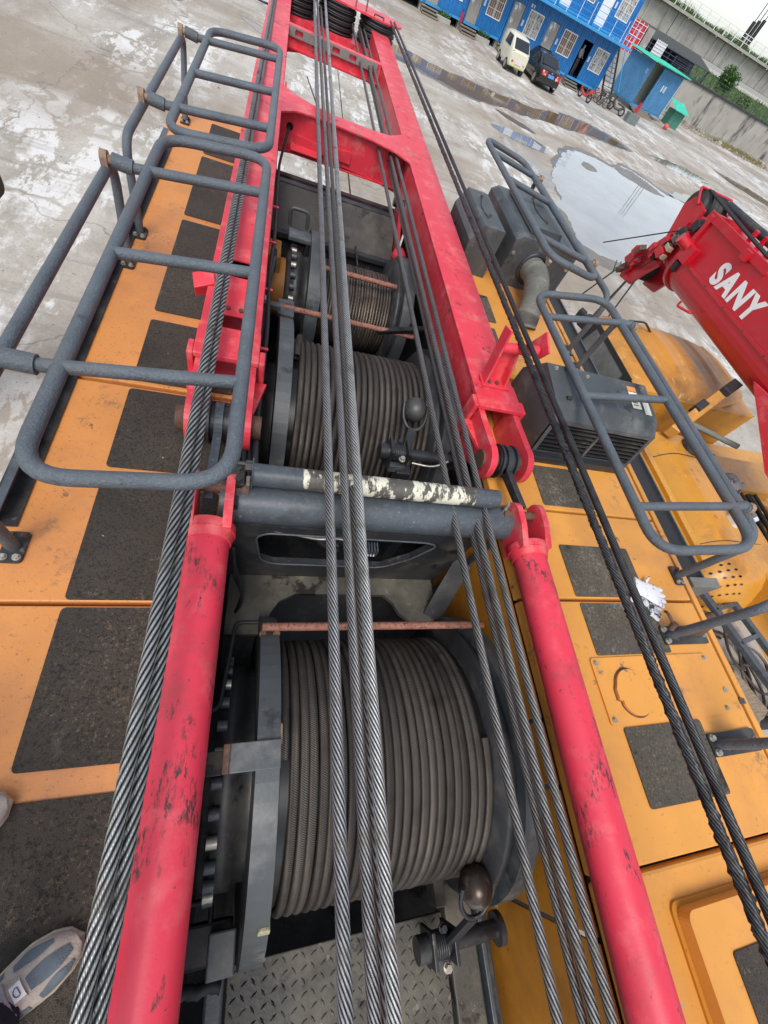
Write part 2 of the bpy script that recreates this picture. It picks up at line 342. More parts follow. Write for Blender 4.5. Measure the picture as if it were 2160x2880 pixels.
M_wat = mat('muddy_water', (.19, .13, .07), .05, var=.2, vs_=.6, spec=.3, bump=.012, bs=3)
M_wat2 = mat('clear_puddle_water', (.27, .255, .23), .03, var=.2, vs_=.6, spec=1.0, bump=.01, bs=2)
M_damp = mat('damp_mud', (.13, .105, .08), .32, var=.3, vs_=1.5, layers=(((.22, .19, .15), 3, .5, .66, .7),), bump=.5, bs=14)
def rough_loop(pts, amp, lev=5):
    P = [Vector((x, y, 0)) for x, y in pts]
    for l in range(lev):
        Q = []
        for i in range(len(P)):
            a, b = P[i], P[(i + 1) % len(P)]; d = b - a; n = Vector((-d.y, d.x, 0)); Q += [a, (a + b) / 2 + n * random.gauss(0, amp)]
        P = Q
        if l == 0: P = [(P[i - 1] + P[i] * 2 + P[(i + 1) % len(P)]) / 4 for i in range(len(P))]
    return [(v.x, v.y) for v in P]
def puddle(pts, mt, name='puddle'):
    cx = sum(p[0] for p in pts) / len(pts); cy = sum(p[1] for p in pts) / len(pts)
    for P, z, m_, nm in ((rough_loop([(cx + (x - cx) * 1.07, cy + (y - cy) * 1.12) for x, y in pts], .10), GZ + .003, M_damp, 'damp_margin'), (rough_loop(pts, .11), GZ + .007, mt, name)):
        mb = MB(); tr = tessellate_polygon([[Vector((x, y, 0)) for x, y in P]]); mb.add([(x, y, z) for x, y in P], [tuple(t) for t in tr]); kind(mb.build(nm, m_), 'structure')
puddle([(12.3, 23.0), (14.0, 25.6), (16.2, 26.4), (17.2, 25.4), (18.3, 27.3), (19.9, 26.6), (20.6, 24.6), (22.6, 25.6), (23.4, 23.4), (20.6, 20.6), (17.6, 18.6), (15.2, 16.6), (13.2, 14.0), (11.2, 13.6), (9.6, 14.4), (10.2, 16.5), (10.9, 18.5), (11.0, 20.6)], M_wat2)
for pts in ([(16.9, 25.6), (18.2, 26.9), (19.8, 25.9), (20.6, 24.7), (19.2, 24.2), (17.8, 24.9)], [(14.0, 23.9), (15.0, 24.8), (15.2, 23.9), (14.5, 23.2)]):
    P = rough_loop(pts, .16); mb = MB(); mb.add([(x, y, GZ + .011) for x, y in P], [tuple(t) for t in tessellate_polygon([[Vector((x, y, 0)) for x, y in P]])]); kind(mb.build('mud_bank', M_damp), 'structure')
puddle([(3.6, 30.6), (6.0, 30.4), (8.4, 30.0), (11.4, 30.4), (14.2, 31.2), (17.3, 33.6), (20.0, 33.6), (21.8, 31.6), (19.6, 31.0), (17.2, 30.6), (14.6, 29.4), (12.4, 28.6), (10.4, 27.9), (8.8, 26.9), (6.6, 27.4), (4.0, 28.0)], M_wat)
puddle([(9.8, 26.9), (10.6, 26.9), (12.0, 26.0), (11.9, 25.4), (10.6, 25.9)], M_wat)
puddle([(8.6, 24.0), (10.8, 24.6), (12.2, 23.8), (11.2, 22.8), (9.8, 23.0)], M_wat2)
puddle([(20.5, 25.9), (24.2, 27.8), (26.5, 27.2), (25.0, 25.6), (22.4, 24.9)], M_wat)
puddle([(35.0, 40.5), (38.5, 39.2), (41.2, 37.4), (40.2, 35.2), (37.2, 36.0), (35.2, 38.0)], M_wat)
puddle([(23.2, 33.4), (27.5, 34.8), (30.8, 34.0), (28.8, 32.4), (25.0, 32.0)], M_wat2)
puddle([(27.5, 31.2), (31.0, 32.4), (33.6, 31.2), (31.0, 30.0)], M_wat)
puddle([(-2.1, 23.8), (-.6, 23.2), (.2, 22.2), (-1.2, 22.3)], M_wat)
puddle([(-6.5, 22.6), (-4.6, 23.6), (-3.3, 22.4), (-4.8, 21.2)], M_wat2)
puddle([(-3.2, 27.5), (1.5, 29.5), (3.8, 28.3), (.5, 27.0)], M_wat2)
puddle([(-9.0, 18.0), (-7.2, 18.6), (-6.3, 17.5), (-7.8, 16.8)], M_wat2)

gvm = MB()
for _ in range(7000):
    t_ = random.random(); y = 4 + 34 * t_ ** 1.4; x = random.uniform(-9, 24); s_ = random.uniform(.004, .015) * (1 + y / 30) * (2.2 if random.random() < .05 else 1); a = random.uniform(0, PI)
    if 9 < x < 23.5 and 13 < y < 28 or 3 < x and 26 < y < 34: continue
    gvm.add([(x + s_ * math.cos(a), y + s_ * math.sin(a), GZ), (x + s_ * math.cos(a + 2.1), y + s_ * math.sin(a + 2.1), GZ), (x + s_ * math.cos(a + 4.2), y + s_ * math.sin(a + 4.2), GZ), (x, y, GZ + s_ * .9)], [(0, 1, 3), (1, 2, 3), (2, 0, 3)])
gv = gvm.build('gravel', mat('grey_gravel', (.28, .255, .22), .9, var=.5, vs_=8), recalc=True); kind(gv, 'stuff'); gv['label'] = 'loose gravel and grit scattered over the yard'; gv['category'] = 'gravel'

# ------------------------------------------------------------------ crane superstructure: decks
dk = thing('left_deck', 'orange painted crane walkway deck with dark anti-slip pads, under the shoes', 'deck', (-.5, 0, -.05))
for y0, y1 in ((-1.6, .474), (.486, 1.458), (1.478, 4.62)):
    MB().box(-.795, -.12, y0, y1, -.05, 0).build('deck_panel', M_yelL, dk, bevel=.006)
MB().box(-.84, -.80, -1.6, 4.62, -.08, -.012).build('deck_edge_strip', M_yelL, dk, bevel=.004)
MB().box(-.79, -.13, -1.6, 4.6, -.10, -.055).build('deck_frame', M_blk, dk)
MB().box(-.80, -.775, -1.6, 4.6, -1.3, -.10).build('side_skirt', M_yelw, dk)
for y0, y1 in ((3.89, 4.45), (2.975, 3.83), (2.0, 2.91), (1.497, 1.925), (1.02, 1.443), (.492, .94), (.022, .466), (-1.5, -.045)):
    MB().prism(rrect(-.54, -.125, y0, y1, .015), 'z', .002, .006).build('anti_slip_pad', M_pad, dk)
ch = thing('toe_board', 'black steel channel running along the outer edge of the orange deck', 'channel beam', (-.76, 0, 0))
MB().box(-.792, -.786, .74, 3.9, .004, .075).build('web', M_blk, ch)
MB().box(-.786, -.735, .74, 3.9, .004, .010).build('lower_flange', M_blk, ch)
MB().box(-.786, -.762, .74, 3.9, .069, .075).build('upper_flange', M_slate, ch)

dr = thing('right_deck', 'yellow painted crane deck with hatch cover and worn pads, beside the grille housing', 'deck', (1.8, 0, -.05))
for y0, y1 in ((-.46, .508), (.522, 1.012), (1.026, 4.3)):
    MB().box(1.20, 2.318, y0, y1, -.05, 0).build('deck_panel', M_yel, dr, bevel=.006)
MB().box(1.20, 2.318, -1.6, -.476, -.05, -.002).build('rear_panel', M_yel, dr, bevel=.012)
MB().box(2.336, 2.372, -1.6, 4.3, -.10, 0).build('deck_edge_strip', M_yel, dr, bevel=.004)
MB().box(1.22, 2.30, -1.6, 4.28, -.12, -.055).build('deck_frame', M_blk, dr)
MB().box(2.30, 2.33, -1.6, 4.28, -1.2, -.12).build('side_skirt', M_yelw, dr)
for x0, x1, y0, y1, mt in ((1.525, 1.94, 1.053, 1.325, M_padw), (1.53, 1.99, .531, .81, M_padw), (1.536, 2.0, .254, .498, M_padw), (1.541, 1.99, -.313, -.036, M_padw), (1.42, 1.62, 2.30, 2.60, M_padw), (1.40, 1.66, 2.68, 3.02, M_padw)):
    MB().prism(rrect(x0, x1, y0, y1, .012), 'z', .002, .006).build('anti_slip_pad', mt, dr)
cv = MB().prism(rrect(1.483, 2.22, -.026, .244, .015), 'z', .002, .008).build('cover_plate', M_yel, dr, bevel=.002)
lid = arc(1.655, .105, .085, 20, 160, 14) + [(1.562, .112), (1.560, .070), (1.578, .064)] + arc(1.655, .085, .085, 205, 335, 14) + [(1.745, .078), (1.748, .118)]
MB().prism(lid, 'z', .0095, .022).build('filler_lid', M_yel, cv, bevel=.003)
MB().prism([(1.655 + (x - 1.655) * 1.08, .095 + (y - .095) * 1.08) for x, y in lid], 'z', .0082, .010).build('lid_gasket', M_brown, cv)
for p in ((1.505, .222), (2.195, .222), (2.195, -.004), (1.505, -.004), (1.585, .075), (1.722, .112)):
    b = MB(); bolt(b, (*p, .008), (0, 0, 1), .009, .008); b.build('bolt', M_zinc, cv)
b = MB(); b.prism(rrect(2.24, 2.265, .06, .085, .012), 'z', .001, .004); b.build('lock_rivet', M_zinc, dr)
hm = MB()
hp = [(1.49, -.58), (2.25, -.58), (2.25, -1.5), (1.49, -1.5)]
hm.prism(rrect(1.49, 2.25, -1.5, -.58, .03), 'z', -.004, .055)
ht = hm.build('raised_hatch', M_yel, dr, bevel=.012, seg=3)
MB().prism(rrect(1.475, 2.265, -1.52, -.565, .03), 'z', -.003, .008).build('hatch_seal', M_yelw, ht)
MB().prism(rrect(1.62, 2.2, -1.45, -.70, .012), 'z', .056, .060).build('anti_slip_pad', M_pad, ht)
# clip on the edge
MB().box(2.31, 2.345, .005, .030, -.01, .006).build('edge_clip', M_slate, dr)

# inner bay walls and floor
bay = thing('winch_bay', 'dark steel trough between the decks that holds the winches', 'machine frame', (.5, 1, -1.3))
MB().box(-.12, -.10, -1.6, 4.4, -1.3, -.052).build('bay_wall', M_blk, bay)
MB().box(-.12, 1.2, .82, 4.4, -1.3, -1.27).build('bay_floor', M_blk, bay)
MB().box(-.12, 1.2, -.9, .82, -1.3, -1.27).build('bay_floor', M_blk, bay)
pw = thing('yellow_side_panel', 'yellow sheet panels with bolts lining the bay beside the big winch', 'side panel', (1.2, 0, -.6))
for y0, y1 in ((-.20, .02), (.03, 1.15), (-.62, -.21), (-1.5, -.63)):
    o = MB().box(1.19, 1.20, y0 + .003, y1 - .003, -.82, -.055).build('panel_sheet', M_yelw, pw, bevel=.002)
    for zz in (-.16, -.70):
        b = MB(); bolt(b, (1.19, y1 - .04, zz), (-1, 0, 0), .011, .008); b.build('bolt', M_zinc, o)
MB().prism([(-.56, -.52), (-.50, -.40), (-.44, -.42), (-.40, -.58), (-.46, -.66)], 'x', 1.182, 1.188).build('opening_shade', M_grease_shade, pw)  # dark plate on the sheet, its colour stands in for an opening's shade
MB().prism(arc(.62, -.2, .05, 60, 300, 12), 'x', 1.182, 1.188).build('opening_shade', M_grease_shade, pw)  # second dark plate, shade of a cut-out painted as colour
MB().box(1.19, 1.20, 1.155, 4.2, -.9, -.055).build('panel_sheet', M_blk, pw)
MB().box(1.18, 1.189, .82, .86, -.9, -.06).build('edge_angle', M_slate, pw)

# bulkhead behind the pipes
bh = thing('bulkhead', 'black steel bulkhead with two long oval openings under the grey pipe', 'bulkhead', (.5, .8, -.5))
def oval(x0, x1, z0, z1, r): return rrect(x0, x1, z0, z1, r, 6)
slot = [(.03, -.07), (.07, -.03), (.80, -.03), (.86, -.06), (.78, -.22), (.66, -.34), (.12, -.34), (.06, -.30)]
MB().prism([(-.10, -.52), (1.04, -.52), (1.04, .02), (-.10, .02)], 'y', .795, .825, [slot]).build('plate', M_blk, bh)
rim = fillet([(x, .79, z) for x, z in slot], .05, 5, True)
MB().tube(rim, .005, 6, True).build('opening_rim', M_slate, bh)
led = [(-.07, .794), (1.02, .794), (1.02, .60), (.98, .52), (.90, .52), (.80, .60), (.77, .66), (.72, .70), (.25, .70), (.17, .66), (.13, .60), (.10, .50), (-.07, .50)]
MB().prism(led, 'z', -.53, -.50).build('ledge', M_dusty, bh, bevel=.003)
MB().bar((1.10, .80, -.25), (.98, .56, -.53), .10, .02).build('brace', M_blk, bh)
for k in range(9):
    y0 = .86 + .03 * k; pts = [(.05 + .05 * random.random(), y0, -.1 - .05 * random.random())] + [(.1 + .09 * j + random.uniform(-.03, .03), .86 + .25 * random.random(), -.15 - .05 * j + random.uniform(-.03, .03)) for j in range(1, 5)]
    MB().tube(fillet(pts, .06, 5), .012, 8).build('hydraulic_hose', M_rubber, bh)
for k in range(3):
    MB().tube(fillet([(-.05, .70, .0 - .05 * k), (-.045 + .01 * k, .68, -.25), (.0, .66 - .02 * k, -.40), (-.03, .6, -.49)], .05, 5), .007, 6).build('cable', M_rubber, bh)
# work lamp with cooling fins
lm = thing('work_lamp', 'small silver work lamp with cooling fins hung under the grey pipe', 'lamp', (.50, .80, -.06))
MB().box(.45, .56, .745, .785, -.115, -.10).build('lens_rim', M_white, lm, bevel=.006)
for k in range(8): MB().box(.455 + .0135 * k, .460 + .0135 * k, .74, .785, -.098, -.045).build('cooling_fin', M_slate, lm)
MB().tube(fillet([(.46, .77, -.06), (.38, .79, -.03), (.30, .80, -.08), (.1, .80, -.02)], .04, 5), .006, 6).build('cable', M_zinc, lm)

# ------------------------------------------------------------------ cross pipes
cp = thing('spreader_pipe', 'peeling grey and cream pipe lying over the thick slate pipe', 'pipe', (.5, .915, .2))
MB().cyl((.0, .915, .2), (.18, .915, .2), .0437, 28).build('painted_end', M_slate, cp)
MB().cyl((.18, .915, .2), (.93, .915, .2), .0432, 28).build('peeling_length', M_peel, cp)
MB().cyl((.93, .915, .2), (1.06, .915, .2), .0437, 28).build('painted_end', M_slate, cp)
MB().box(-.075, -.03, .87, .955, .15, .19).build('clamp_block', M_blk, cp, bevel=.004)
for yy in (.885, .935):
    b = MB(); bolt(b, (-.052, yy, .19), (0, 0, 1), .012, .014); b.build('bolt', M_blk, cp)
MB().cyl((-.03, .94, .215), (-.005, .94, .215), .022, 6, sm=False).build('nut', M_blk, cp)
MB().cyl((-.10, .945, .22), (-.03, .945, .22), .008, 10).build('stud', M_blk, cp)
MB().box(-.006, .0, .87, .96, .16, .245).build('end_flange', M_slate, cp, bevel=.002)
c2 = thing('cross_tube', 'thick slate grey cross tube between the two red tubes', 'tube', (.5, .865, .08))
MB().cyl((-.11, .865, .078), (1.16, .865, .078), .081, 36).build('tube_body', M_slate, c2)
MB().box(-.075, -.045, .80, .84, .12, .16).build('clip', M_blk, c2)

# ------------------------------------------------------------------ red A-frame back tubes
def red_tube(name, label, pa, pb, side):
    t = thing(name, label, 'tube', (pa[0], 0, 0)); pa, pb = Vector(pa), Vector(pb); d = (pb - pa).normalized()
    MB().cyl(pa, pb, .0746, 40).build('tube_body', M_redtube, t)
    MB().cyl(pa, pa - d * .032, .092, 40).build('end_flange', M_red, t, bevel=.004)
    MB().cyl(pa + d * .035, pa + d * .001, .080, 40, r2=.088).build('weld_bead', M_red, t)
    x, z = pa.x, pa.z
    for k, sgn in enumerate((-1, 1)):
        x0 = x + sgn * .062
        prof = [(.70, z - .075), (.70, z + .075), (.80, z + .105)] + arc(.876, z + .055, .055, 90, -90, 10) + [(.80, z - .06)]
        e = MB().prism(prof, 'x', x0 - .015, x0 + .015).build('fork_plate', M_red, t, bevel=.003)
    MB().cyl((x - .11, .876, z + .05), (x + .11, .876, z + .05), .020, 20).build('pin', M_brown, t)
    sx = side
    MB().cyl((x + sx * .10, .876, z + .05), (x + sx * .125, .876, z + .05), .028, 20).build('pin_head', M_brown, t)
    MB().cyl((x + sx * .12, .86, z - .01), (x + sx * .12, .895, z + .11), .008, 8).build('split_pin', M_zinc, t)
    return t
red_tube('mast_backstop_tube', 'scuffed red steel tube beside the paired bright ropes and orange deck', (-.136, .70, .098), (-.130, -1.4, .18), 1)
red_tube('mast_backstop_tube', 'scuffed red steel tube beside the yellow deck and filler cover', (1.237, .70, .096), (1.09, -1.4, .20), -1)

# ------------------------------------------------------------------ red mast
ma = thing('mast', 'long red box-section mast lying flat with two legs and cross beams', 'crane mast', (.5, 4, -.09))
ZT, ZB = .21, -.09
def leg(xa, xb, inner):
    xc = (xa + xb) / 2
    b = MB()
    b.box(xa, xb, 2.27, 8.95, ZT - .012, ZT)
    b.box(xa + .008, xa + .022, 1.54, 8.95, ZB, ZT - .012); b.box(xb - .022, xb - .008, 1.54, 8.95, ZB, ZT - .012)
    b.box(xa, xb, 1.54, 8.5, ZB - .012, ZB)
    o = b.build('leg_box', M_red, ma, bevel=.003)
    if inner > 0:   # leg beside the orange deck: opened top with sloped cover
        t = MB().box(xa, xa + .05, 1.70, 2.27, ZT - .012, ZT).box(xb - .05, xb, 1.70, 2.27, ZT - .012, ZT).build('top_strip', M_red, ma, bevel=.002)
        t = MB().hexa([(xa + .052, 1.86, ZT - .05), (xb - .052, 1.86, ZT - .05), (xb - .052, 2.12, ZT - .012), (xa + .052, 2.12, ZT - .012), (xa + .052, 1.86, ZT - .042), (xb - .052, 1.86, ZT - .042), (xb - .052, 2.12, ZT - .004), (xa + .052, 2.12, ZT - .004)]).build('sloped_cover', M_red, ma, bevel=.002)
        for xx in (xc - .03, xc + .03):
            bb = MB(); bolt(bb, (xx, 1.90, ZT - .043), (0, -.2, 1), .012, .012); bb.build('bolt', M_brown, t)
        MB().box(xa + .03, xb - .03, 1.54, 2.2, ZT - .2, ZT - .19).build('inner_plate', M_red, ma)
    else:
        MB().box(xa, xb, 1.70, 2.27, ZT - .012, ZT).build('top_strip', M_red, ma, bevel=.002)
    MB().box(xa - .004, xb + .004, 1.50, 1.70, ZT - .02, ZT + .006).build('end_cap', M_red, ma, bevel=.004)
    for x0 in (xa - .03, xb + .004):
        MB().box(x0, x0 + .026, 1.50, 1.585, ZB, ZT + .004).build('collar', M_red, ma, bevel=.006)
    for x0 in (xa + .005, xb - .041):
        prof = [(1.56, ZB), (1.56, ZT - .021), (1.44, ZT - .022)] + arc(1.232, .10, .100, 75, 285, 18) + [(1.44, ZB)]
        MB().prism(prof, 'x', x0, x0 + .036).build('fork_ear', M_red, ma, bevel=.004)
        gx = x0 if abs(x0 - xa) < .05 else x0 + .036
        s_ = -1 if abs(x0 - xa) < .05 else 1
        MB().hexa([(gx, 1.50, .085), (gx + s_ * .05, 1.50, .085), (gx + s_ * .002, 1.30, .085), (gx, 1.30, .085), (gx, 1.50, .105), (gx + s_ * .05, 1.50, .105), (gx + s_ * .002, 1.30, .105), (gx, 1.30, .105)]).build('gusset', M_red, ma, bevel=.002)
    MB().cyl((xa - (.035 if inner > 0 else .010), 1.232, .10), (xb + (.035 if inner > 0 else .010), 1.232, .10), .05, 28).build('pivot_pin', M_brown, ma, bevel=.004)
    MB().cyl((xc - .05, 1.232, .10), (xc + .05, 1.232, .10), .072, 36).build('bush', M_blk, ma)
    # black link plate between the two pins
    l = MB()
    l.prism(arc(1.232, .10, .088, 10, 190, 16) + arc(.876, .148, .045, 190, 370, 14), 'x', xc - .016, xc + .016)
    for dx in (-.045, .035): MB().cyl((xc + dx, 1.232, .10), (xc + dx + .010, 1.232, .10), .090, 36).build('spacer_disc', M_blk, ma)
    l.build('link_plate', M_slate if inner > 0 else M_blk, ma, bevel=.003)
leg(-.28, -.02, 1); leg(1.11, 1.372, -1)
# arched cross beam
top = [(-.02, 4.56), (.10, 4.68), (.24, 4.72), (.45, 4.71), (.78, 4.69), (.98, 4.62), (1.11, 4.50), (1.11, 5.13), (.98, 4.98), (.78, 4.93), (.45, 4.93), (.24, 4.98), (.10, 5.06), (-.02, 5.18)]
MB().prism(top, 'z', ZT - .012, ZT).build('cross_beam_top', M_red, ma)
xb_ = MB()
def archface(y): return [(-.02, ZT - .012), (1.11, ZT - .012), (1.11, -.13), (.98, -.11), (.80, -.085), (.55, -.075), (.30, -.085), (.10, -.105), (-.02, -.12)]
xb_.prism(archface(0), 'y', 4.735, 4.75); xb_.prism(archface(0), 'y', 4.89, 4.905)
xb_.box(-.02, 1.11, 4.72, 4.92, -.10, -.088)
xb_.build('cross_beam_web', M_red, ma)
MB().cyl((.06, 4.733, .08), (.06, 4.736, .08), .028, 20).build('cable_hole_shade', M_grease_shade, ma)  # dark disc on the web, painted as the hole's shaded inside
MB().prism([(.10, .03), (.12, -.03), (.62, -.03), (.62, .05), (.60, .06), (.48, .05), (.48, .02), (.12, .045)], 'y', 4.715, 4.733).build('stiffener', M_red, ma, bevel=.002)
MB().hexa([(.08, 4.64, -.05), (.36, 4.64, -.05), (.36, 4.733, -.03), (.08, 4.733, -.03), (.08, 4.64, -.038), (.36, 4.64, -.038), (.36, 4.733, -.018), (.08, 4.733, -.018)]).build('lamp_shelf', M_red, ma, bevel=.003)
# cable bundle on the leg and from the hole
MB().tube(fillet([(.055, 4.72, .08), (.02, 4.5, -.02), (.0, 4.3, -.05), (.0, 3.6, .05), (.01, 2.9, .08), (-.005, 2.4, .10), (.01, 1.9, .10), (-.004, 1.3, .05), (.01, .95, .10)], .15, 6), .011, 8).build('cable_bundle', M_rubber, ma)
for yy in (3.2, 2.75, 2.25, 1.75): MB().cyl((-.021, yy, .10), (.02, yy, .10), .008, 8).build('cable_peg', M_red, ma)
# far cross beam with slotted grey strip
f = MB(); f.box(-.02, 1.11, 7.31, 7.42, .195, .207); MB().box(-.02, 1.11, 8.78, 8.80, -.155, .025).build('head_bulkhead', M_red, ma); MB().box(-.02, 1.11, 8.2, 8.80, -.17, -.156).build('head_floor', M_red, ma); f.prism([(-.02, .195), (1.11, .195), (1.11, -.02), (.95, .02), (.55, .045), (.15, .02), (-.02, -.02)], 'y', 7.31, 7.33); f.box(-.02, 1.11, 7.26, 7.42, .03, .042)
f.build('far_cross_beam', M_red, ma)
MB().prism([(-.018, .125), (1.06, .125), (1.06, .205), (-.018, .205)], 'y', 7.285, 7.30, [rrect(x - .045, x + .045, .142, .192, .012, 3) for x in (.10, .54, .75)]).build('slotted_strip', mat('dusty_grey_strip', (.22, .20, .18), .7, vs_=20), ma)
for k, (xx, yy) in enumerate(((1.0, 5.4), (.0, 5.3))): MB().prism([(yy - .12, .1), (yy + .2, .16), (yy + .1, -.06)], 'x', xx - .01, xx + .01).build('lug', M_red, ma)
# rope-roller stand on the leg beside the grille housing
st = thing('roller_stand', 'red welded stand with a short roller pipe on the mast leg by the grille housing', 'stand', (1.25, 1.72, .216))
MB().box(1.155, 1.33, 1.655, 1.745, .217, .229).build('base_plate', M_red, st, bevel=.003)
MB().hexa([(1.165, 1.66, .229), (1.177, 1.66, .229), (1.177, 1.74, .229), (1.165, 1.74, .229), (1.165, 1.72, .52), (1.177, 1.72, .52), (1.177, 1.80, .50), (1.165, 1.80, .50)]).build('upright', M_red, st, bevel=.002)
MB().hexa([(1.18, 1.74, .229), (1.30, 1.74, .229), (1.30, 1.752, .229), (1.18, 1.752, .229), (1.24, 1.77, .40), (1.30, 1.77, .40), (1.30, 1.782, .40), (1.24, 1.782, .40)]).build('brace_plate', M_red, st, bevel=.002)
MB().hexa([(1.29, 1.66, .229), (1.302, 1.66, .229), (1.302, 1.74, .229), (1.29, 1.74, .229), (1.29, 1.73, .39), (1.302, 1.73, .39), (1.302, 1.80, .39), (1.29, 1.80, .39)]).build('upright', M_red, st, bevel=.002)
MB().cyl((1.177, 1.755, .40), (1.40, 1.755, .43), .028, 22).build('roller_pipe', M_red, st)
MB().obox((1.41, 1.765, .45), (.006, 0, 0), (0, .06, .02), (0, -.03, .055)).build('end_plate', M_red, st, bevel=.003)
for xx in (1.20, 1.25):
    b = MB(); bolt(b, (xx, 1.685, .229), (0, 0, 1), .010, .010); b.build('bolt', M_brown, st)
fn = tag(MB().obox((-.30, 2.02, .20), (.045, .02, .01), (-.008, .035, .015), (0, -.01, .03)).build('rope_keeper', M_red, loc=(-.29, 2.0, .18), bevel=.004), 'small red keeper plate sticking out from the mast leg over the orange deck', 'bracket')

# sheave stacks at the mast head
sh = thing('sheave_block', 'three stacks of black rope sheaves under a red cover at the mast head', 'sheave block', (.6, 9, 0))
for cx, r in ((.035, .275), (.62, .270), (1.215, .270)):
    for k in range(5):
        z0 = .03 + .057 * k
        MB().lathe([(0, .06), (0, r), (.012, r), (.020, r - .03), (.032, r - .03), (.040, r), (.052, r), (.052, .06)], (cx, 9.20, z0), (0, 0, 1), 40).build('sheave', M_rubber, sh)
    MB().cyl((cx, 9.20, .0), (cx, 9.20, .318), .05, 16).build('axle', M_blk, sh)
cpl = arc(1.30, 9.23, .27, -90, 90, 14) + arc(-.05, 9.23, .27, 90, 270, 14)
MB().prism(cpl, 'z', .315, .335).build('cover_plate', M_red, sh, bevel=.004)
MB().prism([(-.3, 8.8), (1.42, 8.8), (1.48, 8.95), (1.48, 9.5), (-.3, 9.5)], 'z', -.01, .02).build('base_plate', M_red, sh)
for xx in (.85, 1.0):
    MB().cyl((xx, 9.06, .335), (xx, 9.06, .47), .012, 8).build('guide_pin', M_rust, sh)
MB().tube(fillet([(1.12, 9.0, .336), (1.12, 9.0, .36), (1.26, 9.0, .36), (1.26, 9.0, .336)], .02, 3), .008, 6).build('lifting_handle', M_blk, sh)
MB().tube([(-.33 + .10 * math.cos(a) * 1.4, 8.2 + .16 * math.sin(a), .16) for a in [i * .42 for i in range(15)]], .012, 6, True).build('lifting_eye', M_blk, sh)

# ------------------------------------------------------------------ winches
def wound(x0, x1, yc, zc, rc, rd, turns, mt, name, parent, seg=84, ring=10, jit=.0015):
    mb = MB(); mb.uv = []; N_ = int(turns * seg); V = []; U = []
    per = 2 * PI * rc
    jw = [random.uniform(-jit, jit) for _ in range(int(turns) + 3)]; jx = [random.uniform(-jit, jit) for _ in range(int(turns) + 3)]
    for i in range(N_ + 1):
        a = 2 * PI * i / seg; k = int(i / seg); fr = i / seg - k
        xx = x0 + (x1 - x0) * i / N_ + jx[k] * (1 - fr) + jx[k + 1] * fr; rr = rc + jw[k] * (1 - fr) + jw[k + 1] * fr
        for j in range(ring + 1):
            b = 2 * PI * j / ring; q = rr + rd * math.cos(b)
            V.append((xx + rd * math.sin(b), yc + q * math.sin(a), zc + q * math.cos(a))); U.append((per * i / seg, j / ring + per * i / seg / .055))
    R1 = ring + 1
    mb.add(V, [(i * R1 + j, i * R1 + j + 1, (i + 1) * R1 + j + 1, (i + 1) * R1 + j) for i in range(N_) for j in range(ring)], True); mb.uv = U
    return mb.build(name, mt, parent, recalc=False)
def winch(name, label, yc, zc, r, R, xl, xr, wx, turns, rd, mt, rods=(), reducer=.40, redx=-.085, bolts=30, strap=True):
    t = thing(name, label, 'winch', ((xl[0] + xr[1]) / 2, yc, -1.27), 'rope winches in the bay')
    wound(wx[0] + rd, wx[1] - rd, yc, zc, r - rd, rd, turns, mt, 'wound_rope', t)
    MB().cyl((wx[0], yc, zc), (wx[1], yc, zc), r - 1.8 * rd, 48, caps=False).build('drum_core', M_grease_shade, t)
    prof = arc(yc, zc, R, -8, 188, 40) + [(yc - R + .02, -1.27), (yc + R - .02, -1.27)]
    MB().prism(prof, 'x', xl[0], xl[1]).build('side_frame', M_grill, t, bevel=.006)
    prof = arc(yc, zc, R, -8, 188, 40) + [(yc - R + .02, -1.27), (yc + R - .02, -1.27)]
    hole = arc(yc, zc, R - .055, 0, 360, 40)[:-1]
    MB().prism(prof, 'x', xr[0], xr[1], [hole]).build('side_frame', M_grill, t, bevel=.005)
    MB().lathe([(wx[1] + .002, .1), (wx[1] + .002, R - .035), (wx[1] + .022, R - .03), (xr[0] + .02, R - .06), (xr[0] + .02, .12)], (0, yc, zc), (1, 0, 0), 48).build('drum_flange', M_blk, t)
    MB().lathe([(xl[1] + .001, .1), (xl[1] + .001, R - .08), (wx[0], R - .08), (wx[0], .1)], (0, yc, zc), (1, 0, 0), 48).build('drum_flange', M_blk, t)
    if reducer:
        MB().lathe([(redx, .05), (redx, reducer - .03), (redx + .02, reducer - .01), (redx + .045, reducer - .01), (redx + .05, reducer), (xl[0] - .045, reducer), (xl[0] - .04, reducer - .02), (xl[0], reducer - .02)], (0, yc, zc), (1, 0, 0), 56).build('reducer_case', M_blk, t)
        for k in range(bolts):
            a = 2 * PI * k / bolts + .1
            if math.cos(a) < -.2: continue
            y, z = yc + (reducer + .012) * math.sin(a), zc + (reducer + .012) * math.cos(a)
            MB().cyl((redx + .035, y, z), (redx + .068, y, z), .019, 14).build('case_bolt', M_slate if k % 3 else M_zinc, t)
    for (ya, za, xa, xb, rr, m_) in rods:
        MB().cyl((xa, ya, za), (xb, ya, za), rr, 18).build('tie_rod', m_, t)
    return t
w1 = winch('rope_winch', 'largest rope winch in front with thick dark rope coils and rusty rod', -.017, -.615, .5, .605, (.078, .15), (1.03, 1.10), (.160, .975), 23, .0164, M_wound, rods=((.451, -.193, .082, 1.10, .017, M_rust),), reducer=.40)
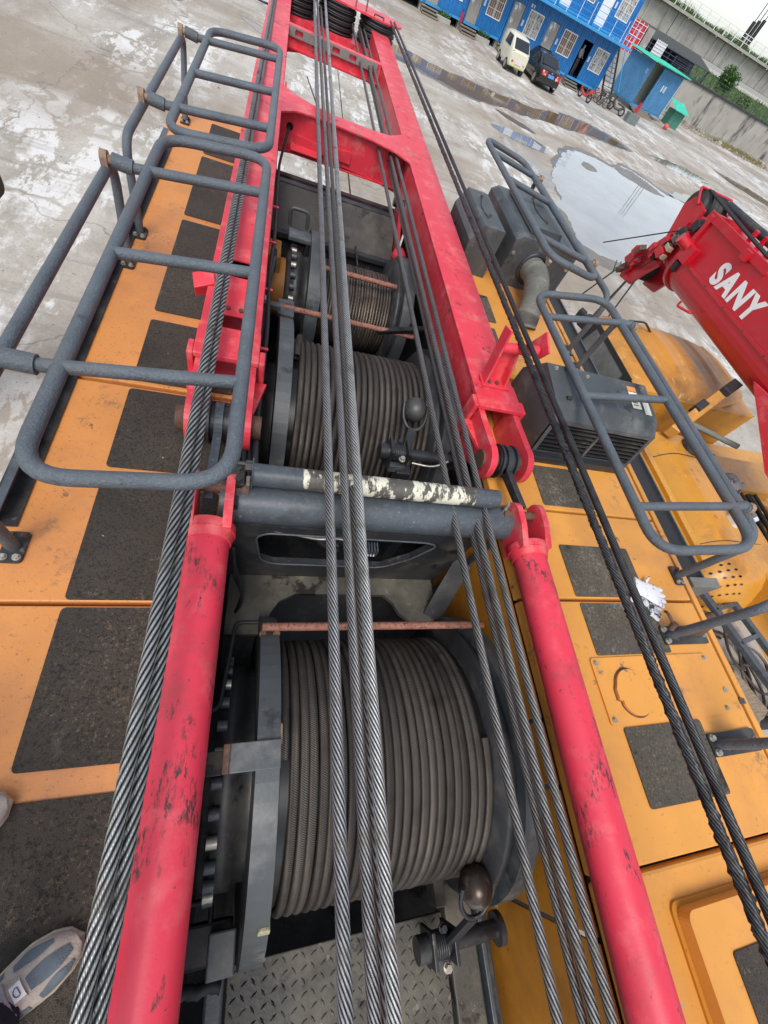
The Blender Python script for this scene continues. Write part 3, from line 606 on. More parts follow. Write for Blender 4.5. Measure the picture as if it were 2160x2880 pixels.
# strap across the frame, hand rails and bits left of the big winch
MB().box(.0, .152, -.035, .045, -.013, .0).build('strap', M_grill, w1, bevel=.003)
MB().box(-.02, .0, -.035, .045, -.14, .0).build('strap', M_brown, w1, bevel=.003)
MB().box(-.09, -.02, -.04, .03, -.16, -.13).build('strap', M_dusty, w1, bevel=.003)
for xx in (.086, .140):
    MB().cyl((xx, .425, -.21), (xx, .425, -.198), .014, 14).build('weld_nut', M_brown, w1)
MB().tube(fillet([(.07, .50, -.30), (-.02, .50, -.30), (-.05, .16, -.20), (-.12, .16, -.22)], .03, 5), .009, 8).build('guard_bar', M_rubber, w1)
MB().box(-.10, .06, -.62, -.50, -.66, -.62).build('terminal_box', M_blk, w1, bevel=.01)
MB().box(-.02, .07, -.62, -.50, -.52, -.50).build('guard_flap', M_grill, w1, bevel=.006)
MB().tube(fillet([(-.09, -.44, -.62), (-.02, -.44, -.62), (-.02, -.50, -.62)], .03, 4), .010, 8).build('guard_bar', M_rubber, w1)
MB().tube([(-.10 + .012 * k, -.66 + .004 * math.sin(k), -.60) for k in range(12)], [.018 + .004 * (k % 2) for k in range(12)], 10).build('corrugated_sleeve', M_rubber, w1)
MB().box(-.02, .045, -1.0, -.63, -.80, -.70).build('foot_block', M_slate, w1, bevel=.01)
MB().obox((.145, .06, -.03), (.012, 0, 0), (0, .03, -.005), (0, .002, .006)).build('grease_lump', mat('tan_grease', (.42, .28, .12), .6, vs_=60), w1, bevel=.004)
MB().obox((.135, -.43, -.19), (.018, 0, 0), (0, .018, -.012), (0, .006, .006)).build('grease_lump', mat('pale_grease', (.35, .32, .20), .6, var=.6, vs_=90), w1, bevel=.004)
def roller(t, x, y, z, sx0, sx1, sy, sz):
    """rope pressure roller on a sprung arm"""
    MB().lathe([(-.06, .0), (-.06, .028), (-.035, .058), (0, .070), (.035, .058), (.06, .028), (.06, 0)], (x, y, z), (1, 0, 0), 28).build('pressure_roller', M_roll if z < -.2 else M_blk, t)
    MB().tube(fillet([(x - .068, y + .01, z + .03), (x - .068, y - .05, z - .02), (x - .03, y - .10, z - .05), (x + .03, y - .10, z - .05), (x + .068, y - .05, z - .02), (x + .068, y + .01, z + .03)], .04, 4), .009, 8).build('yoke', M_blk, t)
    MB().bar((x - .01, y - .10, z - .05), (x - .06, sy, sz + .02), .022, .045, (1, 0, 0)).build('roller_arm', M_blk, t, bevel=.004)
    MB().cyl((sx0, sy, sz), (sx1, sy, sz), .030, 22).build('pivot_shaft', M_blk, t)
    MB().cyl((sx0 - .06, sy, sz), (sx0, sy, sz), .042, 22).build('shaft_end', M_blk, t, bevel=.004)
    MB().tube([(sx0 + .01 + .055 * i / 60, sy + .040 * math.cos(i * .62), sz + .040 * math.sin(i * .62)) for i in range(61)], .006, 6).build('torsion_spring', M_blk, t)
    for xx in (sx0 - .005, sx0 + .085, ):
        MB().box(xx - .008, xx + .008, sy - .055, sy + .055, sz - .07, sz + .06).build('spring_plate', M_blk, t, bevel=.004)
    MB().box(sx0 + .0, sx0 + .08, sy - .075, sy - .045, sz - .07, sz - .02).build('stop_block', M_grill, t, bevel=.004)
    for yy in (-.06, .05):
        b = MB(); bolt(b, (sx0 + .05, sy + yy, sz + .02), (0, 0, 1), .013, .016); b.build('bolt', M_zinc if yy < 0 else M_blk, t)
    MB().cyl((sx1 - .01, sy, sz), (sx1 + .015, sy, sz), .055, 22).build('shaft_end', M_blk, t)
roller(w1, .925, -.50, -.345, .80, 1.10, -.70, -.56)
w2 = winch('rope_winch', 'middle rope winch behind the peeling pipe with crossed rope coils', 1.85, -.5, .5, .60, (.072, .145), (1.0, 1.08), (.150, .965), 22, .0170, M_wound, rods=((2.43, -.10, .065, .98, .017, M_rust),), reducer=.36, redx=-.07, bolts=24)
MB().box(.06, .16, 2.34, 2.50, -.12, -.09).build('rod_bracket', M_grill, w2, bevel=.005)
MB().box(-.06, .075, 2.30, 2.34, -.05, -.02).build('strap', M_grill, w2, bevel=.003)
roller(w2, .80, 1.55, .06, .66, 1.02, 1.30, -.02)
MB().tube(fillet([(.79, 1.27, -.05), (.90, 1.24, -.03), (.98, 1.27, .0)], .05, 4), .006, 6).build('sensor_cable', M_zinc, w2)
MB().box(.70, .78, 1.20, 1.26, -.12, -.06).build('limit_sensor', M_blk, w2, bevel=.006)
wound(.17, .42, 1.85, -.5, .512, .0182, .95, M_wound, 'crossing_rope', w2)
MB().bar((.72, 2.43, -.12), (1.05, 2.43, -.02), .04, .03).build('grease_bar', M_grease_shade, w2, bevel=.006)
w3 = winch('rope_winch', 'farthest and smallest rope winch with thin rusty rope near the arched beam', 3.1, -.42, .30, .45, (.255, .345), (.95, 1.03), (.35, .90), 24, .0112, M_wound2, rods=((2.94, -.07, .26, 1.06, .017, M_rust),), reducer=.30, redx=.10, bolts=26)
MB().box(.10, .26, 3.10, 3.22, -.035, -.005).build('strap', M_grill, w3, bevel=.006)
MB().tube(fillet([(.11, 3.50, -.12), (.11, 3.50, .0), (.24, 3.50, .0), (.24, 3.50, -.12)], .03, 4), .014, 8).build('guard_bar', M_grill, w3)
mo = MB().cyl((-.06, 3.05, -.36), (.10, 3.05, -.36), .20, 24).box(-.08, .06, 2.94, 3.16, -.30, -.08).build('hydraulic_motor', mat('orange_motor', (.34, .13, .02), .6, var=.3, vs_=9), w3, bevel=.008)
for k in range(3): MB().tube(fillet([(.02, 2.96 + .05 * k, -.22), (.02, 2.9 + .05 * k, -.05), (.0, 2.7, -.1), (-.03, 2.4, -.3)], .06, 5), .014, 8).build('hydraulic_hose', M_rubber if k else M_slate, w3)
for k in range(3): MB().cyl((.02, 2.96 + .05 * k, -.19), (.02, 2.945 + .05 * k, -.12), .020, 6, sm=False).build('hose_fitting', M_zinc, w3)
for k in range(7):
    xx, zz = -.085 + .022 * (k % 4), -.08 - .06 * (k // 2)
    hz = fillet([(xx, 3.3 - .12 * k, zz - .2), (xx, 3.0 - .15 * k, zz), (xx + .02 * math.sin(k), 2.2, zz - .03), (xx, 1.35 + .05 * k, zz - .02 * k), (xx + .03, 1.0, zz - .25)], .12, 6)
    tag(MB().tube(hz, .013 + .003 * (k % 3), 8).build('hydraulic_hose', (M_rubber, M_rubber, M_blk)[k % 3], loc=hz[0]), ('slim', 'thick', 'dusty', 'bent', 'lowest', 'upper', 'coiled')[k] + ' black hydraulic hose along the bay wall beside the orange deck', 'hose', 'hydraulic hoses along the bay wall')
    MB().cyl((xx, 2.99 - .15 * k, zz), (xx, 2.93 - .15 * k, zz), .022, 6, sm=False).build('hose_fitting', M_zinc, w3)
# front trough wall
tr = thing('front_trough', 'dusty dark trough plate across the bay below the arched red beam', 'trough', (.5, 3.9, -.3))
M_tro = mat('brown_black_steel', (.035, .030, .025), .6, var=.3, vs_=4, layers=(((.075, .065, .05), 4, .5, .66), ((.012, .01, .009), 8, .6, .66)))
MB().hexa([(-.02, 3.66, -.26), (1.0, 3.66, -.26), (1.0, 3.98, -.06), (-.02, 3.98, -.06), (-.02, 3.67, -.245), (1.0, 3.67, -.245), (1.0, 3.99, -.045), (-.02, 3.99, -.045)]).build('sloped_plate', M_tro, tr)
MB().box(-.02, 1.0, 3.98, 4.04, -.07, -.04).build('lip', M_blk, tr, bevel=.003)
MB().box(-.02, 1.0, 3.60, 3.66, -.28, -.24).build('lip', M_blk, tr, bevel=.003)
MB().box(-.02, 1.0, 3.63, 3.655, -1.25, -.28).build('wall_plate', M_blk, tr)
MB().box(-.11, 1.2, 4.30, 4.36, -1.3, -.12).build('end_plate', M_blk, tr)
# red lug with ball by the far winch
bj = thing('hanging_lug', 'red lug plate with a black ball joint hanging inside the mast by the far winch', 'lug', (1.02, 3.7, -.1))
MB().prism([(4.05, .02), (4.15, .06), (4.18, -.05), (3.75, -.22), (3.66, -.18)], 'x', 1.02, 1.05).build('lug_plate', M_red, bj, bevel=.004)
MB().lathe([(-.06, 0), (-.05, .04), (0, .065), (.05, .04), (.06, 0)], (1.03, 3.60, -.16), (0, .8, .5), 20).build('ball', M_red, bj)
MB().cyl((.98, 4.12, .02), (1.08, 4.12, .02), .035, 16).build('lug_pin', M_blk, bj)

# checker-plate floor behind the big winch
fp = thing('checker_plate', 'dusty grey checker plate floor behind the big winch', 'floor plate', (.5, -1.1, -.76))
MB().box(.055, .94, -1.6, -.665, -.77, -.75).build('plate', M_dusty, fp, bevel=.004)
tm = MB(); i = 0
for iy in range(26):
    for ix in range(24):
        cx, cy = .075 + ix * .0372, -1.575 + iy * .0355
        if (ix + iy) % 2: cx += .004
        a = .55 if (ix + iy) % 2 else -.95; L_, W_ = .0155, .0048; d = Vector((math.cos(a), math.sin(a), 0)); n = Vector((-d.y, d.x, 0)); c = Vector((cx, cy, -.7495))
        tm.add([c - d * L_, c + n * W_, c + d * L_, c - n * W_, c - d * L_ * .5 + Vector((0, 0, .0035)), c + d * L_ * .5 + Vector((0, 0, .0035))], [(0, 4, 1), (1, 4, 5), (1, 5, 2), (2, 5, 3), (3, 5, 4), (3, 4, 0)])
kind(tm.build('tread_pattern', M_dusty, fp), 'stuff')
sr = thing('frame_rail', 'black dusty frame rail between checker plate and yellow side panels', 'frame rail', (1.02, -1, -.8))
MB().box(.955, 1.085, -1.6, -.55, -.86, -.74).build('rail_box', M_dusty, sr, bevel=.008)
MB().box(1.10, 1.12, -1.6, -.55, -1.0, -.72).build('rail_flange', M_slate, sr, bevel=.003)
MB().box(1.135, 1.15, -1.6, -.55, -1.1, -.75).build('rail_flange', M_blk, sr)
MB().box(.90, .95, -.64, -.45, -.80, -.70).build('rail_step', M_dusty, sr, bevel=.006)
lg = thing('frame_side_rail', 'slate grey frame rail beside the red tube and checker plate', 'frame rail', (-.03, -1, -.8))
MB().box(-.10, .045, -1.6, -1.02, -.86, -.76).build('rail_box', M_dusty, lg, bevel=.008)

# ------------------------------------------------------------------ wire ropes
def rope(label, pa, pb, r, mt, ns=8, lay=.24, step=.012, ring=4, jit=0, hand=-1):
    pa, pb = Vector(pa), Vector(pb); d = (pb - pa); Ln = d.length; d.normalize()
    a = Vector((1, 0, 0)); a = (a - d * a.dot(d)).normalized(); b = d.cross(a)
    nr = ns * ring; prof = [.0, .62, 1.0, .62] if ring == 4 else [0, 1]
    V = []; U = []; us = [0.]
    while us[-1] < Ln: us.append(us[-1] + (step if us[-1] < 4.2 else step * 2.2))
    us[-1] = Ln; N_ = len(us) - 1
    for u in us:
        for k in range(nr + 1):
            th = 2 * PI * (k / nr + hand * u / lay); rr = r * (.82 + .18 * prof[k % ring]) + (jit * random.random() ** 3 if jit else 0)
            V.append(pa + d * u + a * (math.cos(th) * rr) + b * (math.sin(th) * rr)); U.append((u, k / nr))
    R1 = nr + 1; mb = MB(); mb.add(V, [(i * R1 + k, i * R1 + k + 1, (i + 1) * R1 + k + 1, (i + 1) * R1 + k) for i in range(N_) for k in range(nr)], True); mb.uv = U
    o = mb.build('wire_rope', mt, loc=pa, recalc=False); tag(o, label, 'wire rope', 'wire ropes along the mast'); return o
YN, YF = -1.25, 9.20
def rp(label, tn, hn, tf, hf, r, mt, **k): rope(label, (tn * hn, YN, 1.5 - hn), (tf * hf, YF, 1.5 - hf), r, mt, **k)
KL = dict(ns=7, lay=.22, hand=1, step=.009); KC = dict(ns=10, lay=.185, ring=4, step=.008); KD = dict(ns=8, lay=.22, ring=4, step=.009); KE = dict(ns=11, lay=.20, hand=-1, step=.009, ring=2)
rp('bright silver wire rope over the orange deck side, outer one of the pair', -.179, 1.13, -.185, 1.25, .0160, M_ropeL, **KL)
rp('bright silver wire rope touching the red tube, inner one of the pair', -.1555, 1.165, -.164, 1.29, .0160, M_ropeL, **KL)
rp('grey wire rope over the winches, first of the central four from the orange deck', .2205, 1.20, .219, 1.23, .0168, M_ropeC, **KC)
rp('grey wire rope over the winches, second of the central four from the orange deck', .272, 1.225, .252, 1.27, .0158, M_ropeC, **KC)
rp('thin dull rope almost hidden below the brightest of the central four', .294, 1.27, .288, 1.31, .0150, M_ropeD, **KD)
rp('bright wire rope over the winches, last of the central four from the orange deck', .303, 1.20, .345, 1.22, .0170, M_ropeC2, **KC)
rp('dull wire rope over the big winch, first of the four beside the yellow panels', .629, 1.36, .629, 1.34, .0152, M_ropeD, **KD)
rp('thin dull wire rope, second of the four beside the yellow panels', .684, 1.42, .690, 1.40, .0140, M_ropeD, **KD)
rp('thick brownish wire rope, third of the four beside the yellow panels', .712, 1.37, .714, 1.34, .0165, M_ropeD, **KD)
rp('dull wire rope, last of the four next to the red tube by the yellow deck', .751, 1.34, .765, 1.33, .0152, M_ropeD, **KD)
rp('black greasy clotted wire rope above the yellow deck, on the winch side of its pair', 1.237, 1.00, 1.185, 1.17, .0142, M_ropeE, jit=.006, **KE)
rp('black greasy wire rope above the yellow deck, on the outer side of its pair', 1.290, .99, 1.245, 1.16, .0145, M_ropeE, **KE)
rope('thin rusty rope running from the farthest winch up under the arched beam', (.66, 3.32, -.20), (1.05, 14.5, -1.1), .0095, M_wound2, ns=6, lay=.12, step=.03)
rope('thin dark rope hanging steeply behind the mast cross beams', (.40, 6.9, -.3), (.33, 9.9, -.75), .0095, M_ropeE, ns=6, lay=.12, step=.03)

# ------------------------------------------------------------------ guard rails
def guard_rail(label, Xo, Zo, Xi, Zi, y0, y1, bars, Xp, Zp, posts, sgn, r=.0225, rp_=.0205, corner=.13, rest=None):
    t = thing('guard_rail', label, 'guard rail', (Xp, posts[0], 0), 'folding guard rails')
    def P(s_, y): return (Xo + (Xi - Xo) * s_, y, Zo + (Zi - Zo) * s_)
    loop = fillet([P(0, y0), P(1, y0), P(1, y1), P(0, y1)], corner, 8, True)
    MB().tube(loop, r, 14, True).build('folding_frame', M_rail, t)
    for k, y in enumerate(bars):
        ends = k in (0, len(bars) - 1)
        MB().cyl(P(1, y), P(-.16 if ends else 0, y), r * .92, 14).build('crossbar', M_rail, t)
        if ends:
            sl_ = MB().cyl(P(-.12, y), (Xp - sgn * .03, y, Zo), r * 1.32, 18).build('sleeve', M_rail, t)
            MB().cyl((Xp - sgn * .03, y, Zo), (Xp + sgn * .015, y, Zo - .005), r * .85, 14).build('hinge_bush', M_lug, t)
            MB().prism([(y - .022, Zp), (y + .022, Zp)] + arc(y, Zo + .005, .026, 0, 180, 8), 'x', Xp - .014, Xp + .014).build('hinge_lug', M_lug, t, bevel=.003)
    ya, yb = posts
    MB().tube(fillet([(Xp, ya, .012), (Xp, min(ya, min(bars) - .10), Zp), (Xp, max(yb, max(bars) + .10), Zp), (Xp, yb, .012)], .11, 7), rp_, 14).build('post_frame', M_rail, t)
    for y in (ya, yb):
        pl = MB().prism(rrect(Xp - .032, Xp + .032, y - .055, y + .055, .012), 'z', .001, .012).build('base_plate', M_blk, t, bevel=.002)
        for dx in (-.018, .018):
            for dy in (-.038, .038):
                b = MB(); bolt(b, (Xp + dx, y + dy, .012), (0, 0, 1), .009, .009); b.build('bolt', M_zinc if dy < 0 else M_brown, pl)
    return t
guard_rail('large folding guard rail over the orange deck, nearest the shoes', -.55, .48, -.058, .535, .64, 2.68, (1.025, 1.635, 2.30), -.718, .44, (.665, 2.345), -1)
guard_rail('smaller folding guard rail over the far end of the orange deck', -.55, .48, -.060, .535, 2.77, 4.66, (3.08, 3.675, 4.376), -.718, .44, (2.64, 4.32), -1)
guard_rail('large folding guard rail over the yellow deck and grille housing', 2.17, .475, 1.655, .39, .60, 2.46, (.823, 1.523, 2.21), 2.285, .45, (.66, 2.36), 1)
guard_rail('smaller folding guard rail over the two black boxes', 2.20, .48, 1.745, .53, 2.68, 4.64, (2.945, 3.83, 4.34), 2.285, .45, (2.56, 4.25), 1)
def edge_post(label, x, y, top, bend):
    t = thing('rail_post', label, 'rail post', (x, y, 0), 'rail posts by the gloves')
    pl = MB().prism(rrect(x - .045, x + .26, y - .045, y + .045, .012), 'z', .001, .014).build('base_plate', M_blk, t, bevel=.002)
    for dx, dy in ((-.025, -.028), (-.025, .028), (.24, 0)):
        b = MB(); bolt(b, (x + dx, y + dy, .014), (0, 0, 1), .011, .011); b.build('bolt', M_zinc, pl)
    MB().tube(fillet([(x, y, .014), (x, y, top), (x + bend[0], y + bend[1], top)], .12, 6), .0205, 14).build('post_tube', M_rail, t)
    MB().hexa([(x + .02, y - .012, .014), (x + .22, y - .012, .014), (x + .22, y - .004, .014), (x + .02, y - .004, .014), (x + .02, y - .012, .20), (x + .05, y - .012, .20), (x + .05, y - .004, .20), (x + .02, y - .004, .20)]).build('gusset', M_grill, t)
    return t
ep = edge_post('dark rail post with hook and gusset plate beside the cotton gloves', 2.02, .335, .50, (.30, .12))
MB().tube(fillet([(2.01, .37, .06), (1.98, .39, .09), (1.97, .43, .09), (2.0, .44, .06)], .02, 4), .007, 8).build('hook', M_brown, ep)
MB().cyl((2.0, .355, .05), (2.0, .375, .085), .016, 12).build('hook_sleeve', M_brown, ep)
edge_post('dark rail post on the yellow deck behind the round filler cover', 2.03, -.14, .50, (.30, -.10))

# ------------------------------------------------------------------ housings on the yellow deck
gh = thing('grille_housing', 'dark grey sheet-metal housing with slatted grille and stickers on the yellow deck', 'housing', (1.9, 1.6, 0))
pr_ = [(1.40, .02), (1.44, .27), (1.52, .325), (1.78, .365), (1.93, .20), (1.93, .02)]
b = MB()
b.add([(1.525, y, z) for y, z in pr_], [list(range(6))]); b.add([(2.27, y, z) for y, z in pr_], [list(range(6))[::-1]])
for i in range(1, 6):
    j = (i + 1) % 6; b.add([(1.525, *pr_[i]), (2.27, *pr_[i]), (2.27, *pr_[j]), (1.525, *pr_[j])], [(0, 1, 2, 3)])
b.build('shell', M_grill, gh, bevel=.004)
MB().add
fr = MB()
def gp(x, s_, off=0): return (x, 1.40 + .04 * s_ - off, .02 + .25 * s_)
for s0, s1 in ((0, .10), (.90, 1.0)):
    fr.hexa([gp(1.525, s0, .004), gp(2.27, s0, .004), gp(2.27, s0, -.01), gp(1.525, s0, -.01), gp(1.525, s1, .004), gp(2.27, s1, .004), gp(2.27, s1, -.01), gp(1.525, s1, -.01)])
for x0, x1 in ((1.525, 1.55), (1.885, 1.90), (2.245, 2.27)):
    fr.hexa([gp(x0, .1, .004), gp(x1, .1, .004), gp(x1, .1, -.01), gp(x0, .1, -.01), gp(x0, .9, .004), gp(x1, .9, .004), gp(x1, .9, -.01), gp(x0, .9, -.01)])
fr.build('grille_frame', M_grill, gh)
for k in range(7):
    s_ = .17 + .108 * k
    MB().hexa([gp(1.55, s_, .002), gp(2.245, s_, .002), gp(2.245, s_ - .02, -.03), gp(1.55, s_ - .02, -.03), gp(1.55, s_ + .018, .002), gp(2.245, s_ + .018, .002), gp(2.245, s_, -.03), gp(1.55, s_, -.03)]).build('grille_slat', M_blk, gh)
MB().box(1.55, 2.24, 1.46, 1.47, .03, .25).build('radiator_core', M_grease_shade, gh)
MB().box(1.50, 2.20, 1.35, 1.40, .001, .05).build('base_rail', M_blk, gh, bevel=.004)
for (x0, x1, y0, y1, mt) in ((2.10, 2.17, 1.58, 1.70, M_label), (2.10, 2.17, 1.705, 1.74, M_orange), (2.19, 2.24, 1.55, 1.64, M_label)):
    zf = lambda y: .325 + .04 * (y - 1.52) / .26
    b = MB(); b.add([(x0, y0, zf(y0) + .002), (x1, y0, zf(y0) + .002), (x1, y1, zf(y1) + .002), (x0, y1, zf(y1) + .002)], [(0, 1, 2, 3)]); b.build('sticker', mt, gh)
for k in range(5):
    yy = 1.60 + .018 * k; b = MB(); b.add([(2.11, yy, .342 + .0154 * k * .18), (2.15, yy, .342 + .0154 * k * .18), (2.15, yy + .006, .343 + .0154 * k * .18), (2.11, yy + .006, .343 + .0154 * k * .18)], [(0, 1, 2, 3)]); b.build('sticker_print', M_blk, gh)
for x, y in ((1.58, 1.75), (1.80, 1.74), (2.22, 1.74)):
    b = MB(); bolt(b, (x, y, .325 + .04 * (y - 1.52) / .26), (0, -.15, 1), .009, .008); b.build('bolt', M_zinc, gh)
MB().tube([(1.74, 1.60, .345), (1.86, 1.62, .350)], .004, 6).build('stay_wire', M_brown, gh)
MB().cyl((1.60, 1.55, .332), (1.63, 1.55, .336), .012, 12).build('plug', M_rubber, gh)
MB().cyl((2.27, 1.60, .20), (2.38, 1.58, .18), .05, 20).build('side_pipe', M_slate, gh)

b1 = thing('filter_box', 'small black sheet-metal box with sloped lid next to the mast leg', 'equipment box', (1.57, 3.6, 0))
pf = [(1.44, .002), (1.44, .235), (1.505, .36), (1.69, .36), (1.69, .002)]
MB().prism(pf, 'y', 3.30, 3.93).build('shell', M_grill, b1, bevel=.005)
MB().obox((1.472, 3.60, .30), (.002, 0, .004), (0, .30, 0), (-.003, 0, .0015)).build('seam_flange', M_slate, b1)
MB().cyl((1.435, 3.72, .12), (1.441, 3.72, .12), .045, 20).build('side_port', M_grease_shade, b1)
for y in (3.50, 3.82):
    b = MB(); bolt(b, (1.60, y, .36), (0, 0, 1), .010, .010); b.build('bolt', M_brown, b1)
MB().tube(fillet([(1.57, 3.45, .364), (1.54, 3.6, .364), (1.58, 3.75, .364), (1.60, 3.83, .364)], .1, 5), .003, 5).build('lid_wire', M_rubber, b1)
b2 = thing('air_cleaner_box', 'large black box with raised lid and fat ribbed hose on the yellow deck', 'equipment box', (2.1, 3.7, 0))
pf = [(1.80, .002), (1.80, .34), (1.855, .375), (2.38, .38), (2.38, .002)]
MB().prism(pf, 'y', 3.30, 4.18).build('shell', M_grill, b2, bevel=.005)
ld = MB().prism([(1.93, .381), (1.95, .43), (2.20, .43), (2.22, .381)], 'y', 3.40, 4.10).build('raised_lid', M_grill, b2, bevel=.012)
for y in (3.55, 3.95):
    b = MB(); bolt(b, (2.10, y, .43), (0, 0, 1), .012, .012); b.build('bolt', M_brown, ld)
MB().tube(fillet([(2.10, 3.52, .434), (2.05, 3.7, .434), (2.09, 3.9, .434)], .1, 5), .003, 5).build('lid_wire', M_rubber, ld)
MB().lathe([(0, .13), (.02, .13), (.02, .105)], (2.06, 3.30, .18), (0, -1, 0), 28).build('hose_collar', M_blk, b2)
MB().cyl((2.06, 3.299, .18), (2.06, 3.296, .18), .125, 28).build('inlet_shadow', M_grease_shade, b2)  # dark disc paints the shade between hose and collar
MB().obox((2.12, 3.25, .30), (.014, 0, 0), (0, .03, .02), (0, -.01, .02)).build('hose_clamp', M_zinc, b2)
pth = fillet([(2.05, 3.30, .18), (2.04, 3.12, .20), (1.98, 2.90, .14), (1.95, 2.80, .02), (1.95, 2.76, -.03)], .14, 10)
fine = []
for i in range(len(pth) - 1):
    for k in range(4): fine.append(pth[i].lerp(pth[i + 1], k / 4))
ho = MB().tube(fine, [.092 + .005 * math.sin(i * 1.6) for i in range(len(fine))], 24).build('ribbed_hose', M_hose, b2)
for x in (1.83, 2.35):
    b = MB(); bolt(b, (x, 3.30, .25), (0, -1, 0), .012, .010); b.build('bolt', M_zinc, b2)
MB().prism([(2.0, .01), (2.08, .01), (2.06, .02)], 'y', 2.6, 2.65)
yb_ = tag(MB().prism([(1.50, 2.06), (1.62, 2.02), (1.66, 2.18), (1.58, 2.30), (1.50, 2.22)], 'z', .002, .03).build('oily_tray', mat('oily_yellow', (.42, .19, .0), .3, var=.4, vs_=20), loc=(1.57, 2.15, 0), bevel=.004), 'bright oily yellow tray between the hose and the grille housing', 'tray')

# gloves
def glove(parent_label, base, rot, mt, flip=1, sx=1., nm='work_glove'):
    t = thing(nm, parent_label, 'glove', (base[0], base[1], .001), 'cotton gloves on the yellow deck')
    c, s_ = math.cos(rot), math.sin(rot); bz = base[2] if len(base) > 2 else 0
    def W(x, y, z): x *= sx; y *= flip; return (base[0] + c * x - s_ * y, base[1] + s_ * x + c * y, bz + z)
    def blob(path, rad, h, n=12):
        mb = MB()
        V = []
        for (x, y), r in zip(path, rad):
            V.append([W(x + 0 * r, y + r * math.cos(a), max(.001, .004 + h * (.5 + .5 * math.sin(a)) + .002 * random.random())) for a in [2 * PI * k / n for k in range(n)]])
        mb.add([p for rg in V for p in rg], [(i * n + k, i * n + (k + 1) % n, (i + 1) * n + (k + 1) % n, (i + 1) * n + k) for i in range(len(V) - 1) for k in range(n)], True)
        mb.add(V[-1], [list(range(n))]); mb.add(V[0], [list(range(n))[::-1]]); return mb
    ORG[t.name] = Vector((base[0], base[1], .001))
    def xpath(p0, p1, n, r0, r1): return [(p0[0] + (p1[0] - p0[0]) * i / n, p0[1] + (p1[1] - p0[1]) * i / n) for i in range(n + 1)], [(r0 + (r1 - r0) * i / n) * (1 if i < n else .55) for i in range(n + 1)]
    pa, ra = [(0, 0), (.03, 0), (.06, 0), (.09, 0), (.12, 0), (.145, 0)], [.050, .048, .050, .056, .058, .054]
    blob(pa, ra, .016).build('palm', mt, t)
    for y0, ln, an in ((-.040, .038, -.25), (-.014, .050, -.06), (.013, .047, .08), (.039, .034, .25)):
        p, r = xpath((.135, y0), (.135 + ln * math.cos(an), y0 + ln * math.sin(an)), 5, .0155, .0140); blob(p, r, .015, 8).build('finger', mt, t)
    p, r = xpath((.06, .046), (.090, .092), 5, .016, .013); blob(p, r, .014, 8).build('thumb', mt, t)
    p, r = xpath((-.012, 0), (.002, 0), 2, .052, .052); blob(p, r, .018).build('cuff', mt, t)
    return t
glove('white cotton glove lying on top, cuff toward the black ropes', (1.925, .585, .014), -.42, M_glove, 1, .95)
glove('soiled cotton glove lying underneath, black stained fingers', (1.89, .545, 0), -.62, M_gloved, 1, .95)

# black gutter and yellow bar outside the yellow deck
gt = thing('cable_gutter', 'long black gutter with a grey end block outside the yellow deck edge', 'gutter', (2.5, 1, -.3))
MB().box(2.40, 2.585, .66, 3.6, -.075, -.06).build('gutter_floor', M_rubber, gt)
MB().box(2.585, 2.597, .66, 3.6, -.10, -.045).build('gutter_side', M_slate, gt)
MB().box(2.40, 2.62, .60, .66, -.16, .0).build('end_block', M_hose, gt, bevel=.004)
yb2 = thing('yellow_step', 'yellow folded step plate beside the black gutter', 'step', (2.65, 1, -.4))
MB().box(2.61, 2.68, .80, 2.4, -.10, -.085).build('tread', M_truck, yb2); MB().box(2.68, 2.73, .76, 2.4, -.10, -.055).build('upstand', M_truck, yb2, bevel=.004)

